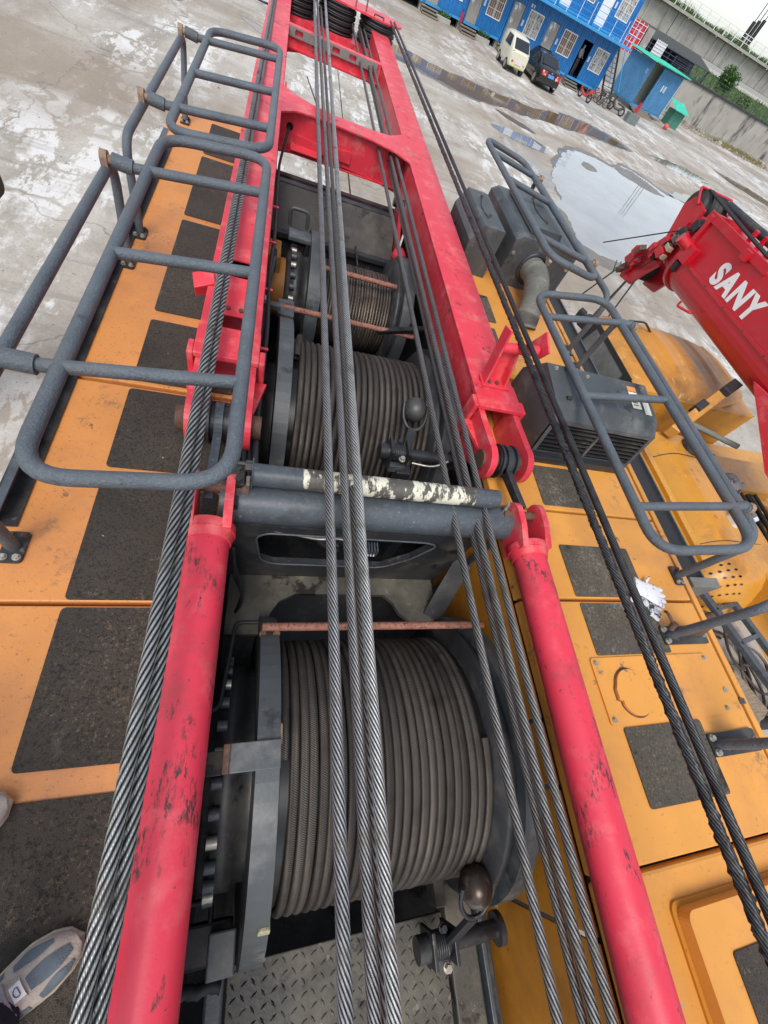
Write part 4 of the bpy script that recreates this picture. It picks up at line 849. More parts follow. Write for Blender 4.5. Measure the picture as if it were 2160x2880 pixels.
# ------------------------------------------------------------------ person standing on the deck
M_jean = mat('dark_jeans', (.012, .014, .022), .85, var=.4, vs_=14, bump=.4, bs=220)
M_shoeu = mat('beige_suede', (.42, .37, .32), .85, var=.15, vs_=40, layers=(((.22, .17, .13), 30, .62, .75),), bump=.3, bs=260)
M_shoeb = mat('blue_grey_mesh', (.115, .145, .17), .8, var=.15, vs_=30, layers=(((.25, .28, .30), 60, .64, .78),), bump=.4, bs=400)
M_sole = mat('dirty_white_sole', (.55, .48, .36), .7, var=.25, vs_=30, layers=(((.26, .16, .08), 20, .52, .66),))
M_lace = mat('grey_lace', (.34, .32, .34), .9, var=.1, vs_=60, bump=.4, bs=300)
pe = thing('person', 'standing person in dark jeans and beige blue sneakers on the orange deck', 'person', (-.6, -.35, 0))
def shoe(tx, ty, ang, side):
    c, s_ = math.cos(ang), math.sin(ang)
    def W(x, y, z): return (tx + c * x - s_ * y, ty + s_ * x + c * y, z)      # x: 0 at the toe, negative to the heel
    out = [(-.004, .0), (-.012, .026), (-.04, .046), (-.085, .056), (-.14, .050), (-.19, .041), (-.25, .040), (-.285, .030), (-.298, 0)]
    def width(x):
        for (a, wa), (b_, wb) in zip(out, out[1:]):
            if b_ <= x <= a: return wa + (wb - wa) * (a - x) / (a - b_)
        return 0
    bend = lambda x: .012 * math.sin(PI * min(1, -x / .3)) * side
    n = 40
    def ringpts(sc_, z, dz=0):
        P = []
        for i in range(n):
            a = 2 * PI * i / n; x = -.15 + .149 * math.cos(a); ww = width(max(-.298, min(-.004, x)))
            y = ww * (1 if math.sin(a) > 0 else -1) * min(1, abs(math.sin(a)) * 2.2 + .0) if abs(math.cos(a)) > .9 else ww * (1 if math.sin(a) > 0 else -1)
            P.append(((x + .15) * sc_ - .15, y * sc_ + bend(x), z))
        return P
    so_ = MB(); rr = [ringpts(.97, .001), ringpts(1.0, .012), ringpts(.995, .026), ringpts(.95, .030)]
    so_.add([W(*p) for r in rr for p in r], [(j * n + i, j * n + (i + 1) % n, (j + 1) * n + (i + 1) % n, (j + 1) * n + i) for j in range(3) for i in range(n)], True); so_.add([W(*p) for p in rr[-1]], [list(range(n))])
    so_.build('shoe_sole', M_sole, pe, recalc=True)
    def top(x): # crown height along the shoe
        k = -x
        return .035 + .028 * min(1, k / .05) + .035 * max(0, min(1, (k - .08) / .12))
    def up(u, v):
        x = -.008 - .20 * u; ww = width(x) * .95; a = PI * v; y = ww * math.cos(a); z = .026 + (top(x) - .026) * math.sin(a) ** .65
        return W(x, y + bend(x), z)
    MB().grid(up, 22, 16).build('shoe_upper', M_shoeu, pe)
    def patch(u0, u1, v0, v1, tp=.5):
        def fn(a, b_):
            u = u0 + (u1 - u0) * a; k = 1 - tp * (1 - math.sin(PI * min(max(a, .06), .94))); vm = (v0 + v1) / 2; v = vm + (v1 - v0) / 2 * k * (2 * b_ - 1)
            p = up(u, v); return (p[0], p[1], p[2] + .0022)
        MB().grid(fn, 10, 6).build('mesh_inset', M_shoeb, pe)
    patch(.07, .44, .40, .64, .35); patch(.10, .42, .68, .90, .6); patch(.16, .50, .12, .32, .6); patch(.52, .82, .74, .93, .6); patch(.58, .88, .07, .24, .6)
    def tong(a, b_):
        p = up(.47 + .5 * a, .36 + .28 * b_); return (p[0], p[1], p[2] + .004)
    MB().grid(tong, 8, 6).build('shoe_tongue', M_shoeu, pe)
    def tab(a, b_):
        p = up(.47 + .09 * a, .40 + .2 * b_); return (p[0], p[1], p[2] + .006)
    MB().grid(tab, 4, 5).build('tongue_badge', M_white, pe)
    def dmark(a):
        p = up(.485 + .055 * (.5 + .5 * math.cos(a)) if math.cos(a) > -.5 else .4985, .5 + .055 * math.sin(a)); return (p[0], p[1], p[2] + .008)
    MB().tube([dmark(2 * PI * i / 20) for i in range(20)], .0008, 5, True).build('badge_mark', M_blk, pe)
    for k in range(4):
        u = .60 + .085 * k
        for va, vb, du in ((.26, .74, 0.0), (.30, .70, .07)):
            pts = []
            for i in range(9):
                v = va + (vb - va) * i / 8; p = up(min(1, u + du * i / 8), v); pts.append((p[0], p[1], p[2] + .009))
            MB().tube(pts, .0042, 6).build('lace', M_lace, pe)
    return W
sa = shoe(-.288, -.318, .66, 1)
sb = shoe(-.508, -.035, .38, -1)
def legmesh(W, kx, ky):
    a = Vector(W(-.200, 0, .085)); k_ = Vector((kx, ky, .50)); h = Vector((-.90, -.42, .92))
    pts = [a + Vector((.01, .004, -.015)), a + (k_ - a) * .12, a + (k_ - a) * .5, k_, k_ + (h - k_) * .5, h]
    V = []
    for i, (p, r) in enumerate(zip(pts, (.066, .060, .066, .075, .085, .095))):
        for kk in range(20):
            an = 2 * PI * kk / 20; rr = r * (1 + .05 * math.sin(an * 3 + i * 1.7)); V.append((p.x + rr * math.cos(an) * 1.05, p.y + rr * math.sin(an), p.z))
    mb = MB(); mb.add(V, [(i * 20 + k, i * 20 + (k + 1) % 20, (i + 1) * 20 + (k + 1) % 20, (i + 1) * 20 + k) for i in range(5) for k in range(20)], True); return mb
for W, kx, ky in ((sa, -.49, -.39), (sb, -.86, -.16)):
    o = legmesh(W, kx, ky).build('trouser_leg', M_jean, pe); sm_ = o.modifiers.new('s', 'SUBSURF'); sm_.levels = sm_.render_levels = 1
MB().lathe([(0, .09), (.06, .15), (.2, .16), (.45, .19), (.52, .12), (.54, .06), (.58, .055)], (-.98, -.40, .86), (-.15, -.05, 1), 20).build('jacket', M_jean, pe)
MB().lathe([(0, 0), (.02, .06), (.08, .085), (.14, .08), (.20, .05), (.22, 0)], (-1.07, -.43, 1.42), (-.1, 0, 1), 18).build('head', mat('skin', (.5, .3, .2), .6), pe)

# ------------------------------------------------------------------ truck crane beside
tk = thing('truck_crane', 'yellow truck crane with red telescopic boom lettered in white, parked alongside', 'truck crane', (5.3, 3, GZ))
def boomsec(x0, x1, zb, zt, r):
    xc = (x0 + x1) / 2
    return [(x0, zt - .03), (x0 + .03, zt), (x1 - .03, zt), (x1, zt - .03), (x1, zb + r)] + [(xc + (x1 - xc) * math.cos(a), zb + r - r * math.sin(a)) for a in [PI * i / 14 for i in range(1, 14)]] + [(x0, zb + r)]
bm_ = MB().prism(boomsec(5.0, 5.62, -.22, .59, .26), 'y', -7, 5.08).build('boom_section', M_boomred, tk, bevel=.006)
MB().prism(boomsec(4.965, 5.655, -.255, .625, .28), 'y', 5.06, 5.12).build('boom_collar', M_boomred, bm_, bevel=.01)
for k in range(4):
    d = .03 * (k + 1); MB().prism(boomsec(5.0 + d * .8, 5.62 - d * .8, -.22 + d * .8, .59 - d * .6, .24), 'y', 5.14 + .055 * k, 5.165 + .055 * k).build('inner_section_collar', M_boomred, bm_, bevel=.004)
MB().prism(boomsec(5.09, 5.53, -.14, .5, .2), 'y', 5.10, 5.40).build('inner_section', M_boomred, bm_)
MB().box(4.985, 4.998, -7, 4.88, .115, .155).build('side_strip', M_boomred, bm_, bevel=.002)
for k in range(12):
    b = MB(); bolt(b, (4.985, 4.83 - .42 * k, .135), (-1, 0, 0), .010, .006); b.build('bolt', M_brown, bm_)
MB().obox((4.985, 4.55, .585), (.012, 0, 0), (0, .62, .0), (0, .0, .045)).build('upper_rail', M_boomred, bm_, bevel=.004)
MB().obox((4.96, 4.28, .56), (.03, 0, 0), (0, .05, 0), (0, 0, .05)).build('rail_bracket', M_boomred, bm_, bevel=.006)
cu = bpy.data.curves.new('lettering', 'FONT'); cu.body = 'SANY'; cu.size = .30; cu.extrude = .002; cu.offset = .014; cu.space_character = 1.16
tmp = bpy.data.objects.new('tmp', cu); COL.objects.link(tmp); bpy.context.view_layer.update()
me_ = bpy.data.meshes.new_from_object(tmp.evaluated_get(bpy.context.evaluated_depsgraph_get())); bpy.data.objects.remove(tmp)
me_.materials.clear(); me_.materials.append(M_white); lt = bpy.data.objects.new('lettering', me_); COL.objects.link(lt); lt.parent = bm_
lt.matrix_local = Matrix.Translation(Vector((4.9965, 4.46, .195)) - ORG[bm_.name]) @ Matrix(((0, 0, -1, 0), (-1, 0, 0, 0), (0, 1, 0, 0), (0, 0, 0, 1)))
pl = MB().cyl((4.96, 5.02, .25), (4.80, 5.10, .30), .062, 24).build('round_lamp', M_boomred, bm_, bevel=.006)
MB().box(4.90, 5.0, 4.86, 5.06, .12, .30).build('lamp_bracket', M_boomred, bm_, bevel=.004)
MB().obox((4.985, 5.02, .03), (.02, 0, 0), (0, .045, .0), (0, 0, .06)).build('side_lamp', M_rubber, bm_, bevel=.02)
MB().tube(fillet([(5.0, 4.25, -.10), (4.93, 4.23, -.12), (4.88, 4.42, -.16), (4.88, 4.42, -.10)], .02, 4), .014, 8).build('side_hook', M_boomred, bm_)
# boom head
HP = [(5.34, -.12), (5.36, .56), (5.64, .60), (5.73, .47), (5.60, .14), (5.90, -.38), (5.84, -.56), (5.56, -.52), (5.44, -.28)]
hd = MB().prism(HP, 'x', 5.05, 5.09).prism(HP, 'x', 5.53, 5.57).build('boom_head', M_boomred, tk, bevel=.006)
for k, xx in enumerate((5.14, 5.22, 5.30, 5.38, 5.46)):
    MB().lathe([(-.022, .05), (-.022, .19), (-.008, .17), (.008, .17), (.022, .19), (.022, .05)], (xx, 5.62, .50), (1, 0, 0), 28).build('head_sheave', M_rubber, hd)
    MB().lathe([(-.022, .05), (-.022, .16), (-.008, .14), (.008, .14), (.022, .16), (.022, .05)], (xx, 5.86, -.36), (1, 0, 0), 28).build('head_sheave', M_boomred if k == 0 else M_rubber, hd)
MB().tube(fillet([(5.03, 5.50, .56), (5.03, 5.66, .69), (5.60, 5.66, .69), (5.60, 5.50, .56)], .03, 4), .014, 10).build('rope_guard', M_boomred, hd)
for k in range(5): MB().box(5.02, 5.06, 5.40 + .05 * k, 5.425 + .05 * k, .30 - .1 * k, .40 - .1 * k).build('wear_pad_holder', M_hose if k % 2 else M_boomred, hd)
for k in range(3): MB().obox((4.99, 5.34, .20 - .10 * k), (.04, 0, 0), (0, .05, .01), (0, 0, .028)).build('clamp_block', mat('cream_block', (.45, .40, .26), .6) if k else M_hose, hd, bevel=.006)
for k, (xa, ya, za, xb, yb, zb) in enumerate(((5.02, 5.40, .30, 4.7, 6.2, -.35), (5.02, 5.6, -.5, 4.75, 5.35, -1.05), (5.10, 5.7, -.5, 4.80, 5.45, -1.05), (4.98, 5.85, -.40, 4.60, 5.75, -.95), (5.05, 5.5, -.42, 4.85, 5.2, -1.0))):
    MB().cyl((xa, ya, za), (xb, yb, zb), .012 if k else .008, 8).build('hoist_line', M_rubber, hd)
MB().obox((4.74, 5.36, -1.12), (.10, .05, 0), (-.05, .10, 0), (0, 0, .09)).build('hook_block', M_rubber, hd, bevel=.03)
MB().obox((4.66, 5.52, -1.10), (.05, .05, 0), (-.03, .06, 0), (0, 0, .07)).build('hook_block', M_rubber, hd, bevel=.02)
MB().obox((5.03, 5.80, -.30), (.02, 0, 0), (0, .12, .05), (0, -.05, .11)).build('head_lug', M_boomred, hd, bevel=.006)
for k in range(16):
    yy = random.uniform(5.2, 5.85); zz = .35 - (yy - 5.2) * 1.1 + random.uniform(-.12, .12); s_ = random.uniform(.02, .05); xx = random.uniform(4.96, 5.05)
    MB().obox((xx, yy, zz), (s_, 0, s_ * .3), (0, s_ * random.uniform(.6, 1.6), s_ * .4), (0, -s_ * .3, s_)).build('head_fitting', (M_boomred, M_rubber, M_brown, M_boomred)[k % 4], hd, bevel=.006)
for k in range(6):
    ya = 5.3 + .1 * k; MB().tube(fillet([(4.99, ya, .3 - .15 * k), (4.93, ya + .12, .1 - .12 * k), (4.97, ya + .1, -.1 - .1 * k), (5.0, ya + .25, -.3 - .03 * k)], .06, 4), .007, 6).build('cable', M_rubber, hd)
for k in range(3): MB().box(5.30 + .09 * k, 5.34 + .09 * k, 4.7 - .1 * k, 4.76 - .1 * k, .59, .70).build('rope_peg', M_boomred, bm_, bevel=.01)
MB().cyl((5.45, 5.5, .66), (5.45, 3.2, .70), .05, 16).build('top_roller', M_blk, bm_)
for dx in (0, .05): MB().tube([(5.14 + dx, 5.62, .70), (5.12 + dx, 4.8, .66), (5.08 + dx, 4.2, .64), (5.05 + dx, 2.0, .66)], .014, 8).build('hoist_line', M_rubber, bm_)
MB().prism([(2.96, -.05), (2.03, -.42), (1.6, -.45), (1.5, -.1), (2.5, .0)], 'x', 4.94, 4.98).build('derrick_plate', M_red, tk, bevel=.004)
# driver cab
M_roof = mat('cab_roof_paint', (.52, .235, .04), .45, var=.12, vs_=1.5, layers=(((.20, .105, .045), 1.2, .48, .66), ((.62, .36, .12), 3.5, .60, .66, None, (3, 1, 1)), ((.12, .07, .04), 10, .68, .78)))
cb = MB()
def rf(u, v):
    x = 4.05 + 2.1 * u; y = 3.22 + 1.38 * v; e = min(1, (4 * u * (1 - u)) ** .35) * min(1, (4 * v * (1 - v)) ** .35)
    rib = .014 * (1 if .2 < u < .9 and .2 < v < .85 and int(u * 18) % 3 == 0 else 0)
    kx = (1 - abs(2 * v - 1) ** 4 * .9) ** .3; ky = (1 - abs(2 * u - 1) ** 5 * .6) ** .3
    x = 5.1 + (x - 5.1) * (1 if u < .5 else kx); y = 3.91 + (y - 3.91) * (1 if u < .5 else ky)
    return (x, y, -.62 + .14 * e + rib)
cab = MB().grid(rf, 54, 30).build('cab_roof', M_roof, tk)
MB().tube(fillet([(4.5, 4.45, -.50), (4.6, 4.35, -.42), (4.75, 4.30, -.50)], .05, 4), .012, 6).build('antenna_base', M_rubber, cab)
MB().prism([(3.22, -.62), (4.60, -.62), (4.75, -1.5), (4.75, -2.4), (3.22, -2.4)], 'x', 4.10, 6.10).build('cab_shell', M_truck, tk, bevel=.02)
wn = MB().prism([(3.50, -.66), (4.38, -.66), (4.50, -1.02), (3.50, -1.02)], 'x', 4.05, 4.098).build('door_window', M_cabglass, tk)
MB().prism([(3.36, -.61), (4.50, -.61), (4.68, -2.0), (3.36, -2.0)], 'x', 4.045, 4.096, [[(3.51, -.67), (4.37, -.67), (4.49, -1.01), (3.51, -1.01)]]).build('cab_door', M_rubber, tk, bevel=.006)
MB().tube(fillet([(4.05, 4.62, -.75), (3.85, 4.72, -.80), (3.82, 4.75, -1.2), (4.05, 4.68, -1.3)], .06, 4), .014, 8).build('mirror_bracket', M_rubber, tk)
MB().obox((3.83, 4.74, -1.0), (.06, .02, 0), (-.01, .03, 0), (0, 0, .16)).build('mirror', M_rubber, tk, bevel=.02)
MB().box(4.06, 4.5, 2.95, 3.22, -2.2, -.95).build('cab_corner', M_truck, tk, bevel=.02)
# boom rest and machinery between cab and hood
rs = MB().hexa([(4.30, 2.72, -.74), (4.38, 2.64, -.74), (4.98, 3.02, -.36), (4.90, 3.10, -.36), (4.30, 2.72, -.62), (4.38, 2.64, -.62), (4.98, 3.02, -.24), (4.90, 3.10, -.24)]).build('boom_rest', M_truck, tk, bevel=.01)
MB().obox((4.95, 3.06, -.235), (.10, .06, .03), (-.03, .05, 0), (0, 0, .03)).build('rest_pad', M_rubber, rs, bevel=.008)
MB().obox((4.62, 2.90, -.45), (.05, .03, .03), (-.02, .04, 0), (0, 0, .05)).build('rest_clamp', M_rubber, rs, bevel=.008)
MB().box(4.2, 7.6, 2.3, 3.2, -1.7, -1.15).build('engine_deck', M_truck, tk, bevel=.02)
MB().box(5.0, 8.2, -2.0, 2.5, -1.9, -1.3).build('turntable_deck', M_truck, tk, bevel=.03)
for k in range(5): MB().bar((4.5 + .12 * k, 3.1 - .1 * k, -1.1), (6.4, 2.2 - .35 * k, -1.0 - .03 * k), .07, .09).build('frame_beam', M_truck if k % 2 else M_yelw, tk, bevel=.008)
for k in range(6): MB().tube(fillet([(5.0 + .15 * k, 2.9, -1.1), (5.2 + .1 * k, 2.5, -.92), (5.3 + .2 * random.random() + .1 * k, 1.9 + .3 * random.random(), -1.0), (5.9 + .5 * random.random(), 1.6 - .3 * k, -1.2)], .2, 5), .022, 8).build('hydraulic_hose', M_rubber, tk)
for k in range(4): MB().box(5.3 + .45 * k, 5.6 + .45 * k, 1.1 - .5 * (k % 2), 1.6 - .5 * (k % 2), -1.3, -1.02 + .05 * k).build('valve_block', M_blk if k % 2 else M_brown, tk, bevel=.02)
tnk = MB().box(4.62, 5.02, 2.30, 2.62, -1.05, -.80).build('oil_tank', M_rubber, tk, bevel=.02)
MB().lathe([(0, .12), (.06, .12), (.09, .09), (.14, .085), (.15, 0)], (4.72, 2.60, -.80), (0, .2, 1), 24).build('filler_cap', M_blk, tnk)
MB().obox((4.66, 2.46, -.795), (.06, 0, 0), (0, .03, 0), (0, 0, .003)).build('sticker', M_label, tnk)
for k in range(3): MB().cyl((4.78 + .08 * k, 2.36, -.80), (4.78 + .08 * k, 2.36, -.78), .018, 12).build('plug', M_zinc, tnk)
MB().cyl((4.45, 2.9, -.62), (5.1, 2.5, -.55), .03, 14).build('hydraulic_ram', M_hose, tk)
for k in range(4): MB().tube(fillet([(4.5 + .1 * k, 2.25, -1.0), (4.7 + .1 * k, 2.1, -.85), (5.0 + .1 * k, 2.3, -1.0)], .1, 4), .02, 8).build('hydraulic_hose', M_rubber, tk)
for k, (x0, x1, y0, y1, z0, z1) in enumerate(((5.0, 5.5, 1.9, 2.5, -1.4, -.95), (5.2, 6.1, 2.2, 2.7, -1.3, -.9), (5.1, 5.5, 1.2, 1.9, -1.3, -1.0))): MB().box(x0, x1, y0, y1, z0, z1).build('frame_box', M_truck, tk, bevel=.02)
# rounded engine hood
def hood(u, v):
    y = .80 + 1.98 * v; a = u * 1.9; r = .42
    if a < 1: an = PI / 2 * a; x = 4.02 + r - r * math.cos(an); z = -1.25 + r * math.sin(an) * 1.15
    else: x = 4.02 + r + (a - 1) * .70; z = -.767 - .04 * (a - 1)
    e = 1 - max(0, (.16 - v) / .16) ** 2 * .35
    return (x + (1 - e) * .25, y, -2.0 + (z + 2.0) * e)
hdp = MB().grid(hood, 30, 26).build('engine_hood', M_truck, tk)
MB().prism([(.80, -2.0), (2.78, -2.0), (2.78, -1.26), (.80, -1.26)], 'x', 4.02, 4.06).build('hood_skirt', M_truck, tk, bevel=.02)
MB().tube([Vector(hood(i / 14, .84)) + Vector((-.002, 0, .003)) for i in range(15)], .006, 6).build('hood_seam', M_blk, hdp)
MB().tube([Vector(hood(i / 14, .30)) + Vector((-.002, 0, .003)) for i in range(15)], .004, 6).build('hood_seam', M_blk, hdp)
vh = None
for iy in range(7):
    for ix in range(7):
        u, v = .16 + .055 * ix + .027 * (iy % 2), .030 + .030 * iy
        if ix + iy * .6 > 7.6 or (iy > 3 and ix < (iy - 3) * 1.2): continue
        p = Vector(hood(u, v)); pu = (Vector(hood(u + .01, v)) - p).normalized(); pv = (Vector(hood(u, v + .01)) - p).normalized(); n = pu.cross(pv).normalized()
        if n.z < 0: n = -n
        q = MB(); q.add([p + n * .004 - pu * .019, p + n * .004 + pv * .013, p + n * .004 + pu * .019, p + n * .004 - pv * .013], [(0, 1, 2, 3)]); q.build('vent_hole_shade', M_grease_shade, hdp)  # dark diamond plates just above the hood, painted as shaded holes
MB().box(4.75, 5.1, .8, 2.3, -1.4, -.79).build('hood_top', M_truck, tk, bevel=.02)
MB().box(4.0, 6.4, -4, 4.4, -2.6, -2.0).build('chassis', M_blk, tk)
for y in (4.0, 1.4, 0., -2.5):
    for x in (4.15, 6.2):
        MB().cyl((x - .16, y, GZ + .52), (x + .16, y, GZ + .52), .52, 28).build('wheel', M_rubber, tk, bevel=.03)
def bundle(label, name, c, s, mt):
    mb = MB()
    def fn(u, v):
        a = 2 * PI * u; b_ = -PI / 2 + PI * v; k = 1 + .16 * math.sin(7 * a + 5 * v) * math.cos(b_) + .1 * math.sin(13 * v + 3 * a)
        return (c[0] + s[0] * math.cos(a) * math.cos(b_) * k, c[1] + s[1] * math.sin(a) * math.cos(b_) * k, max(c[2] - s[2] * .55, c[2] + s[2] * math.sin(b_) * k))
    mb.grid(fn, 26, 12); return tag(mb.build(name, mt, loc=(c[0], c[1], c[2] - s[2] * .55)), label, 'bundle')
M_news = mat('printed_paper', (.34, .33, .32), .8, var=.25, vs_=20, layers=(((.06, .055, .06), 16, .52, .57),))
bundle('tied bundle of printed paper lying behind the yellow hood', 'paper_bundle', (5.22, 2.22, -.86), (.16, .12, .09), M_news)
bundle('crumpled dirty white cloth behind the yellow hood', 'dirty_cloth', (5.10, 1.95, -.90), (.13, .14, .08), mat('dirty_cloth', (.42, .40, .37), .9, var=.3, vs_=16, layers=(((.10, .09, .09), 14, .58, .63),)))
jg = thing('plastic_jug', 'translucent white plastic jug on the yellow hood by the railing sleeve', 'jug', (4.72, 1.67, -.79))
MB().prism(rrect(4.64, 4.80, 1.56, 1.72, .04), 'z', -.788, -.62).build('jug_body', mat('milky_plastic', (.66, .70, .74), .35, var=.06), jg, bevel=.02, seg=3)
MB().cyl((4.69, 1.61, -.62), (4.69, 1.61, -.58), .03, 16).build('jug_cap', M_hose, jg)

# dusty slab with ropes, ladder and timber beside the yellow deck
M_slab = mat('dusty_concrete_slab', (.40, .37, .32), .85, var=.15, vs_=3, layers=(((.20, .16, .12), 8, .62, .74),), bump=.3, bs=50)
sb_ = tag(MB().prism([(2.9, -1.6), (4.9, -1.6), (4.9, .74), (3.9, .86), (2.9, .80)], 'z', -1.35, -1.25).build('counterweight_slab', M_slab, loc=(4, 0, -1.3), bevel=.01), 'dusty pale slab with coiled ropes below the yellow deck edge', 'slab')
tag(MB().box(3.0, 4.8, -1.5, .6, GZ, -1.351).build('slab_stand', M_blk, loc=(4, 0, GZ)), 'dark steel stand under the dusty pale slab', 'stand')
rc = thing('rope_coil', 'loose heap of thin dirty ropes on the dusty pale slab', 'rope coil', (4.3, .3, -1.25))
for k in range(9):
    cx, cy, r1, r2 = 4.35 + random.uniform(-.12, .2), .35 + random.uniform(-.35, .3), random.uniform(.14, .4), random.uniform(.12, .45); a0 = random.uniform(0, 6)
    MB().tube([(cx + r1 * math.cos(a0 + i * .22), cy + r2 * math.sin(a0 + i * .22), -1.232 + .012 * k + .01 * math.sin(i)) for i in range(random.randint(14, 28))], .012, 6).build('rope_loop', mat('brown_cord', (.07 + .01 * k, .055 + .008 * k, .045 + .007 * k), .9, vs_=60), rc)
ld_ = thing('steel_ladder', 'grey perforated steel ladder lying over the ropes on the slab', 'ladder', (4.3, .5, -1.1))
def lseg(p, q, w_, h_, mt, nm): return MB().bar(p, q, w_, h_).build(nm, mt, ld_, bevel=.004)
lseg((4.02, .98, -.98), (4.62, -.70, -1.02), .07, .05, M_slate, 'stile'); lseg((4.45, 1.05, -1.05), (5.0, -.60, -1.08), .06, .05, M_slate, 'stile')
for k in range(5):
    t_ = .12 + .18 * k; p = Vector((4.02, .98, -.98)).lerp(Vector((4.62, -.70, -1.02)), t_); q = Vector((4.45, 1.05, -1.05)).lerp(Vector((5.0, -.60, -1.08)), t_); lseg(p, q, .04, .03, M_slate, 'rung')
    MB().cyl(p + Vector((0, 0, .024)), p + Vector((0, 0, .028)), .012, 10).build('stile_hole_shade', M_grease_shade, ld_)  # dark disc on the stile paints the shade of a hole
dbar = tag(MB().cyl((3.45, .55, -1.17), (4.05, .72, -1.02), .05, 16).build('dark_bar', M_brown, loc=(3.7, .6, -1.2)), 'short dark steel bar sticking out under the deck edge towards the ladder', 'bar')
tag(MB().cyl((3.6, -.12, -1.15), (4.6, -.16, -1.05), .05, 16).build('dark_bar', M_rubber, loc=(4, -.14, -1.2)), 'straight black bar on the slab behind the timber block', 'bar')
tag(MB().obox((4.06, .06, -1.15), (.10, .05, 0), (-.08, .17, 0), (0, 0, .095)).build('timber_block', mat('old_timber', (.24, .19, .13), .85, var=.3, vs_=14, stretch=(1, 5, 1), bump=.5, bs=30), loc=(4.06, .06, -1.25), bevel=.01), 'weathered timber block on the slab beside the yellow deck', 'timber')
shk = thing('shackle', 'rusty lifting shackle leaning on the timber block', 'shackle', (3.9, .22, -1.2))
MB().tube([(3.92 + .07 * math.cos(a), .22 + .05 * math.sin(a), -1.08 + .08 * math.sin(a)) for a in [i * .4 for i in range(13)]], .018, 8).build('bow', M_blk, shk)
MB().cyl((3.84, .16, -1.10), (4.02, .20, -1.10), .014, 10).build('pin', M_brown, shk)

# black lamp housing poking in at the picture's edge
bl = thing('machine_lamp', 'black machine lamp housing with small orange sticker over the bare yard', 'lamp', (-1.78, 3.4, GZ))
MB().prism(rrect(3.28, 3.66, -.52, -.36, .05), 'x', -2.12, -1.83).build('housing', M_rubber, bl, bevel=.03)
MB().prism(rrect(3.12, 3.40, -.70, -.53, .03), 'x', -2.12, -1.86).build('lower_housing', M_rubber, bl, bevel=.02)
MB().box(-1.859, -1.856, 3.20, 3.28, -.66, -.60).build('sticker', M_orange, bl)
MB().obox((-1.93, 3.02, -.70), (.10, -.02, 0), (.01, .05, 0), (0, 0, .02)).build('step_plate', M_rubber, bl, bevel=.006)
MB().box(-3.2, -2.02, 3.3, 3.6, -.6, -.4).build('arm', M_rubber, bl); MB().box(-3.5, -3.15, 3.2, 3.7, GZ, -.38).build('stand', M_rubber, bl)
# crawler undercarriage
un = thing('undercarriage', 'dark crawler undercarriage below the crane decks', 'undercarriage', (.75, 1, GZ))
MB().box(-.5, 2.0, -1.4, 4.0, -2.2, -1.31).build('car_body', M_blk, un)
for x0 in (-.75, 1.6): MB().prism(arc(3.9, GZ + .5, .5, -90, 90, 12) + arc(-1.2, GZ + .5, .5, 90, 270, 12), 'x', x0, x0 + .65).build('track', M_dusty, un)

# ------------------------------------------------------------------ container houses
M_blue = mat('blue_sheet', (.012, .155, .42), .45, var=.10, vs_=1.2, layers=(((.03, .20, .46), 3, .52, .7), ((.01, .07, .20), 2, .54, .7, None, (3, 3, .4))))
M_lblue = mat('light_blue_frame', (.035, .28, .58), .5, var=.12, vs_=2)
M_hut = mat('faded_blue_sheet', (.075, .23, .42), .55, var=.15, vs_=1.5, layers=(((.10, .28, .48), 2, .52, .75, None, (3, 3, .4)), ((.05, .07, .09), 4, .66, .8)))
M_wfr = mat('white_window_frame', (.72, .73, .74), .5, var=.04)
M_cur = mat('brown_curtain', (.20, .115, .055), .8, var=.25, vs_=8, stretch=(6, 1, .3))
M_curg = mat('pale_curtain', (.38, .36, .32), .8, var=.25, vs_=8, layers=(((.12, .11, .10), 5, .5, .6),))
M_doorg = mat('grey_printed_door', (.30, .28, .25), .7, var=.12, vs_=2, layers=(((.70, .72, .72), 1.1, .60, .64), ((.18, .16, .14), 6, .62, .75)), stretch=(1.5, 1, .6))
M_shade = mat('painted_shade', (.015, .015, .016), .9)  # near-black colour standing in for shade in doorway and gap
M_note = mat('notice_sheet', (.62, .58, .60), .7, var=.05, layers=(((.45, .12, .14), 18, .58, .62),))
M_conc = mat('grey_concrete', (.36, .34, .31), .85, var=.15, vs_=1.2, layers=(((.22, .205, .185), .8, .52, .70, None, (1, 1, .35)), ((.36, .34, .31), 5, .6, .75)), bump=.3, bs=8)
M_wallc = mat('rough_wall_render', (.33, .31, .275), .9, var=.15, vs_=.8, layers=(((.07, .07, .062), .55, .53, .63, None, (1.6, 1, .45)), ((.33, .32, .29), 6, .55, .7)), bump=.5, bs=6)
M_wood = mat('grey_planks', (.22, .19, .15), .85, var=.25, vs_=5, stretch=(.4, 3, 3), bump=.4, bs=20)
FY = 44.3
def corr(mb, x0, x1, z0, z1, y, p=.20, d=.05):
    n = max(1, round((x1 - x0) / p)); p = (x1 - x0) / n
    for i in range(n):
        a = x0 + i * p; xs = [(a, y), (a + .15 * p, y - d), (a + .5 * p, y - d), (a + .65 * p, y), (a + p, y)]
        for (u, v), (u2, v2) in zip(xs, xs[1:]): mb.add([(u, v, z0), (u2, v2, z0), (u2, v2, z1), (u, v, z1)], [(0, 1, 2, 3)])
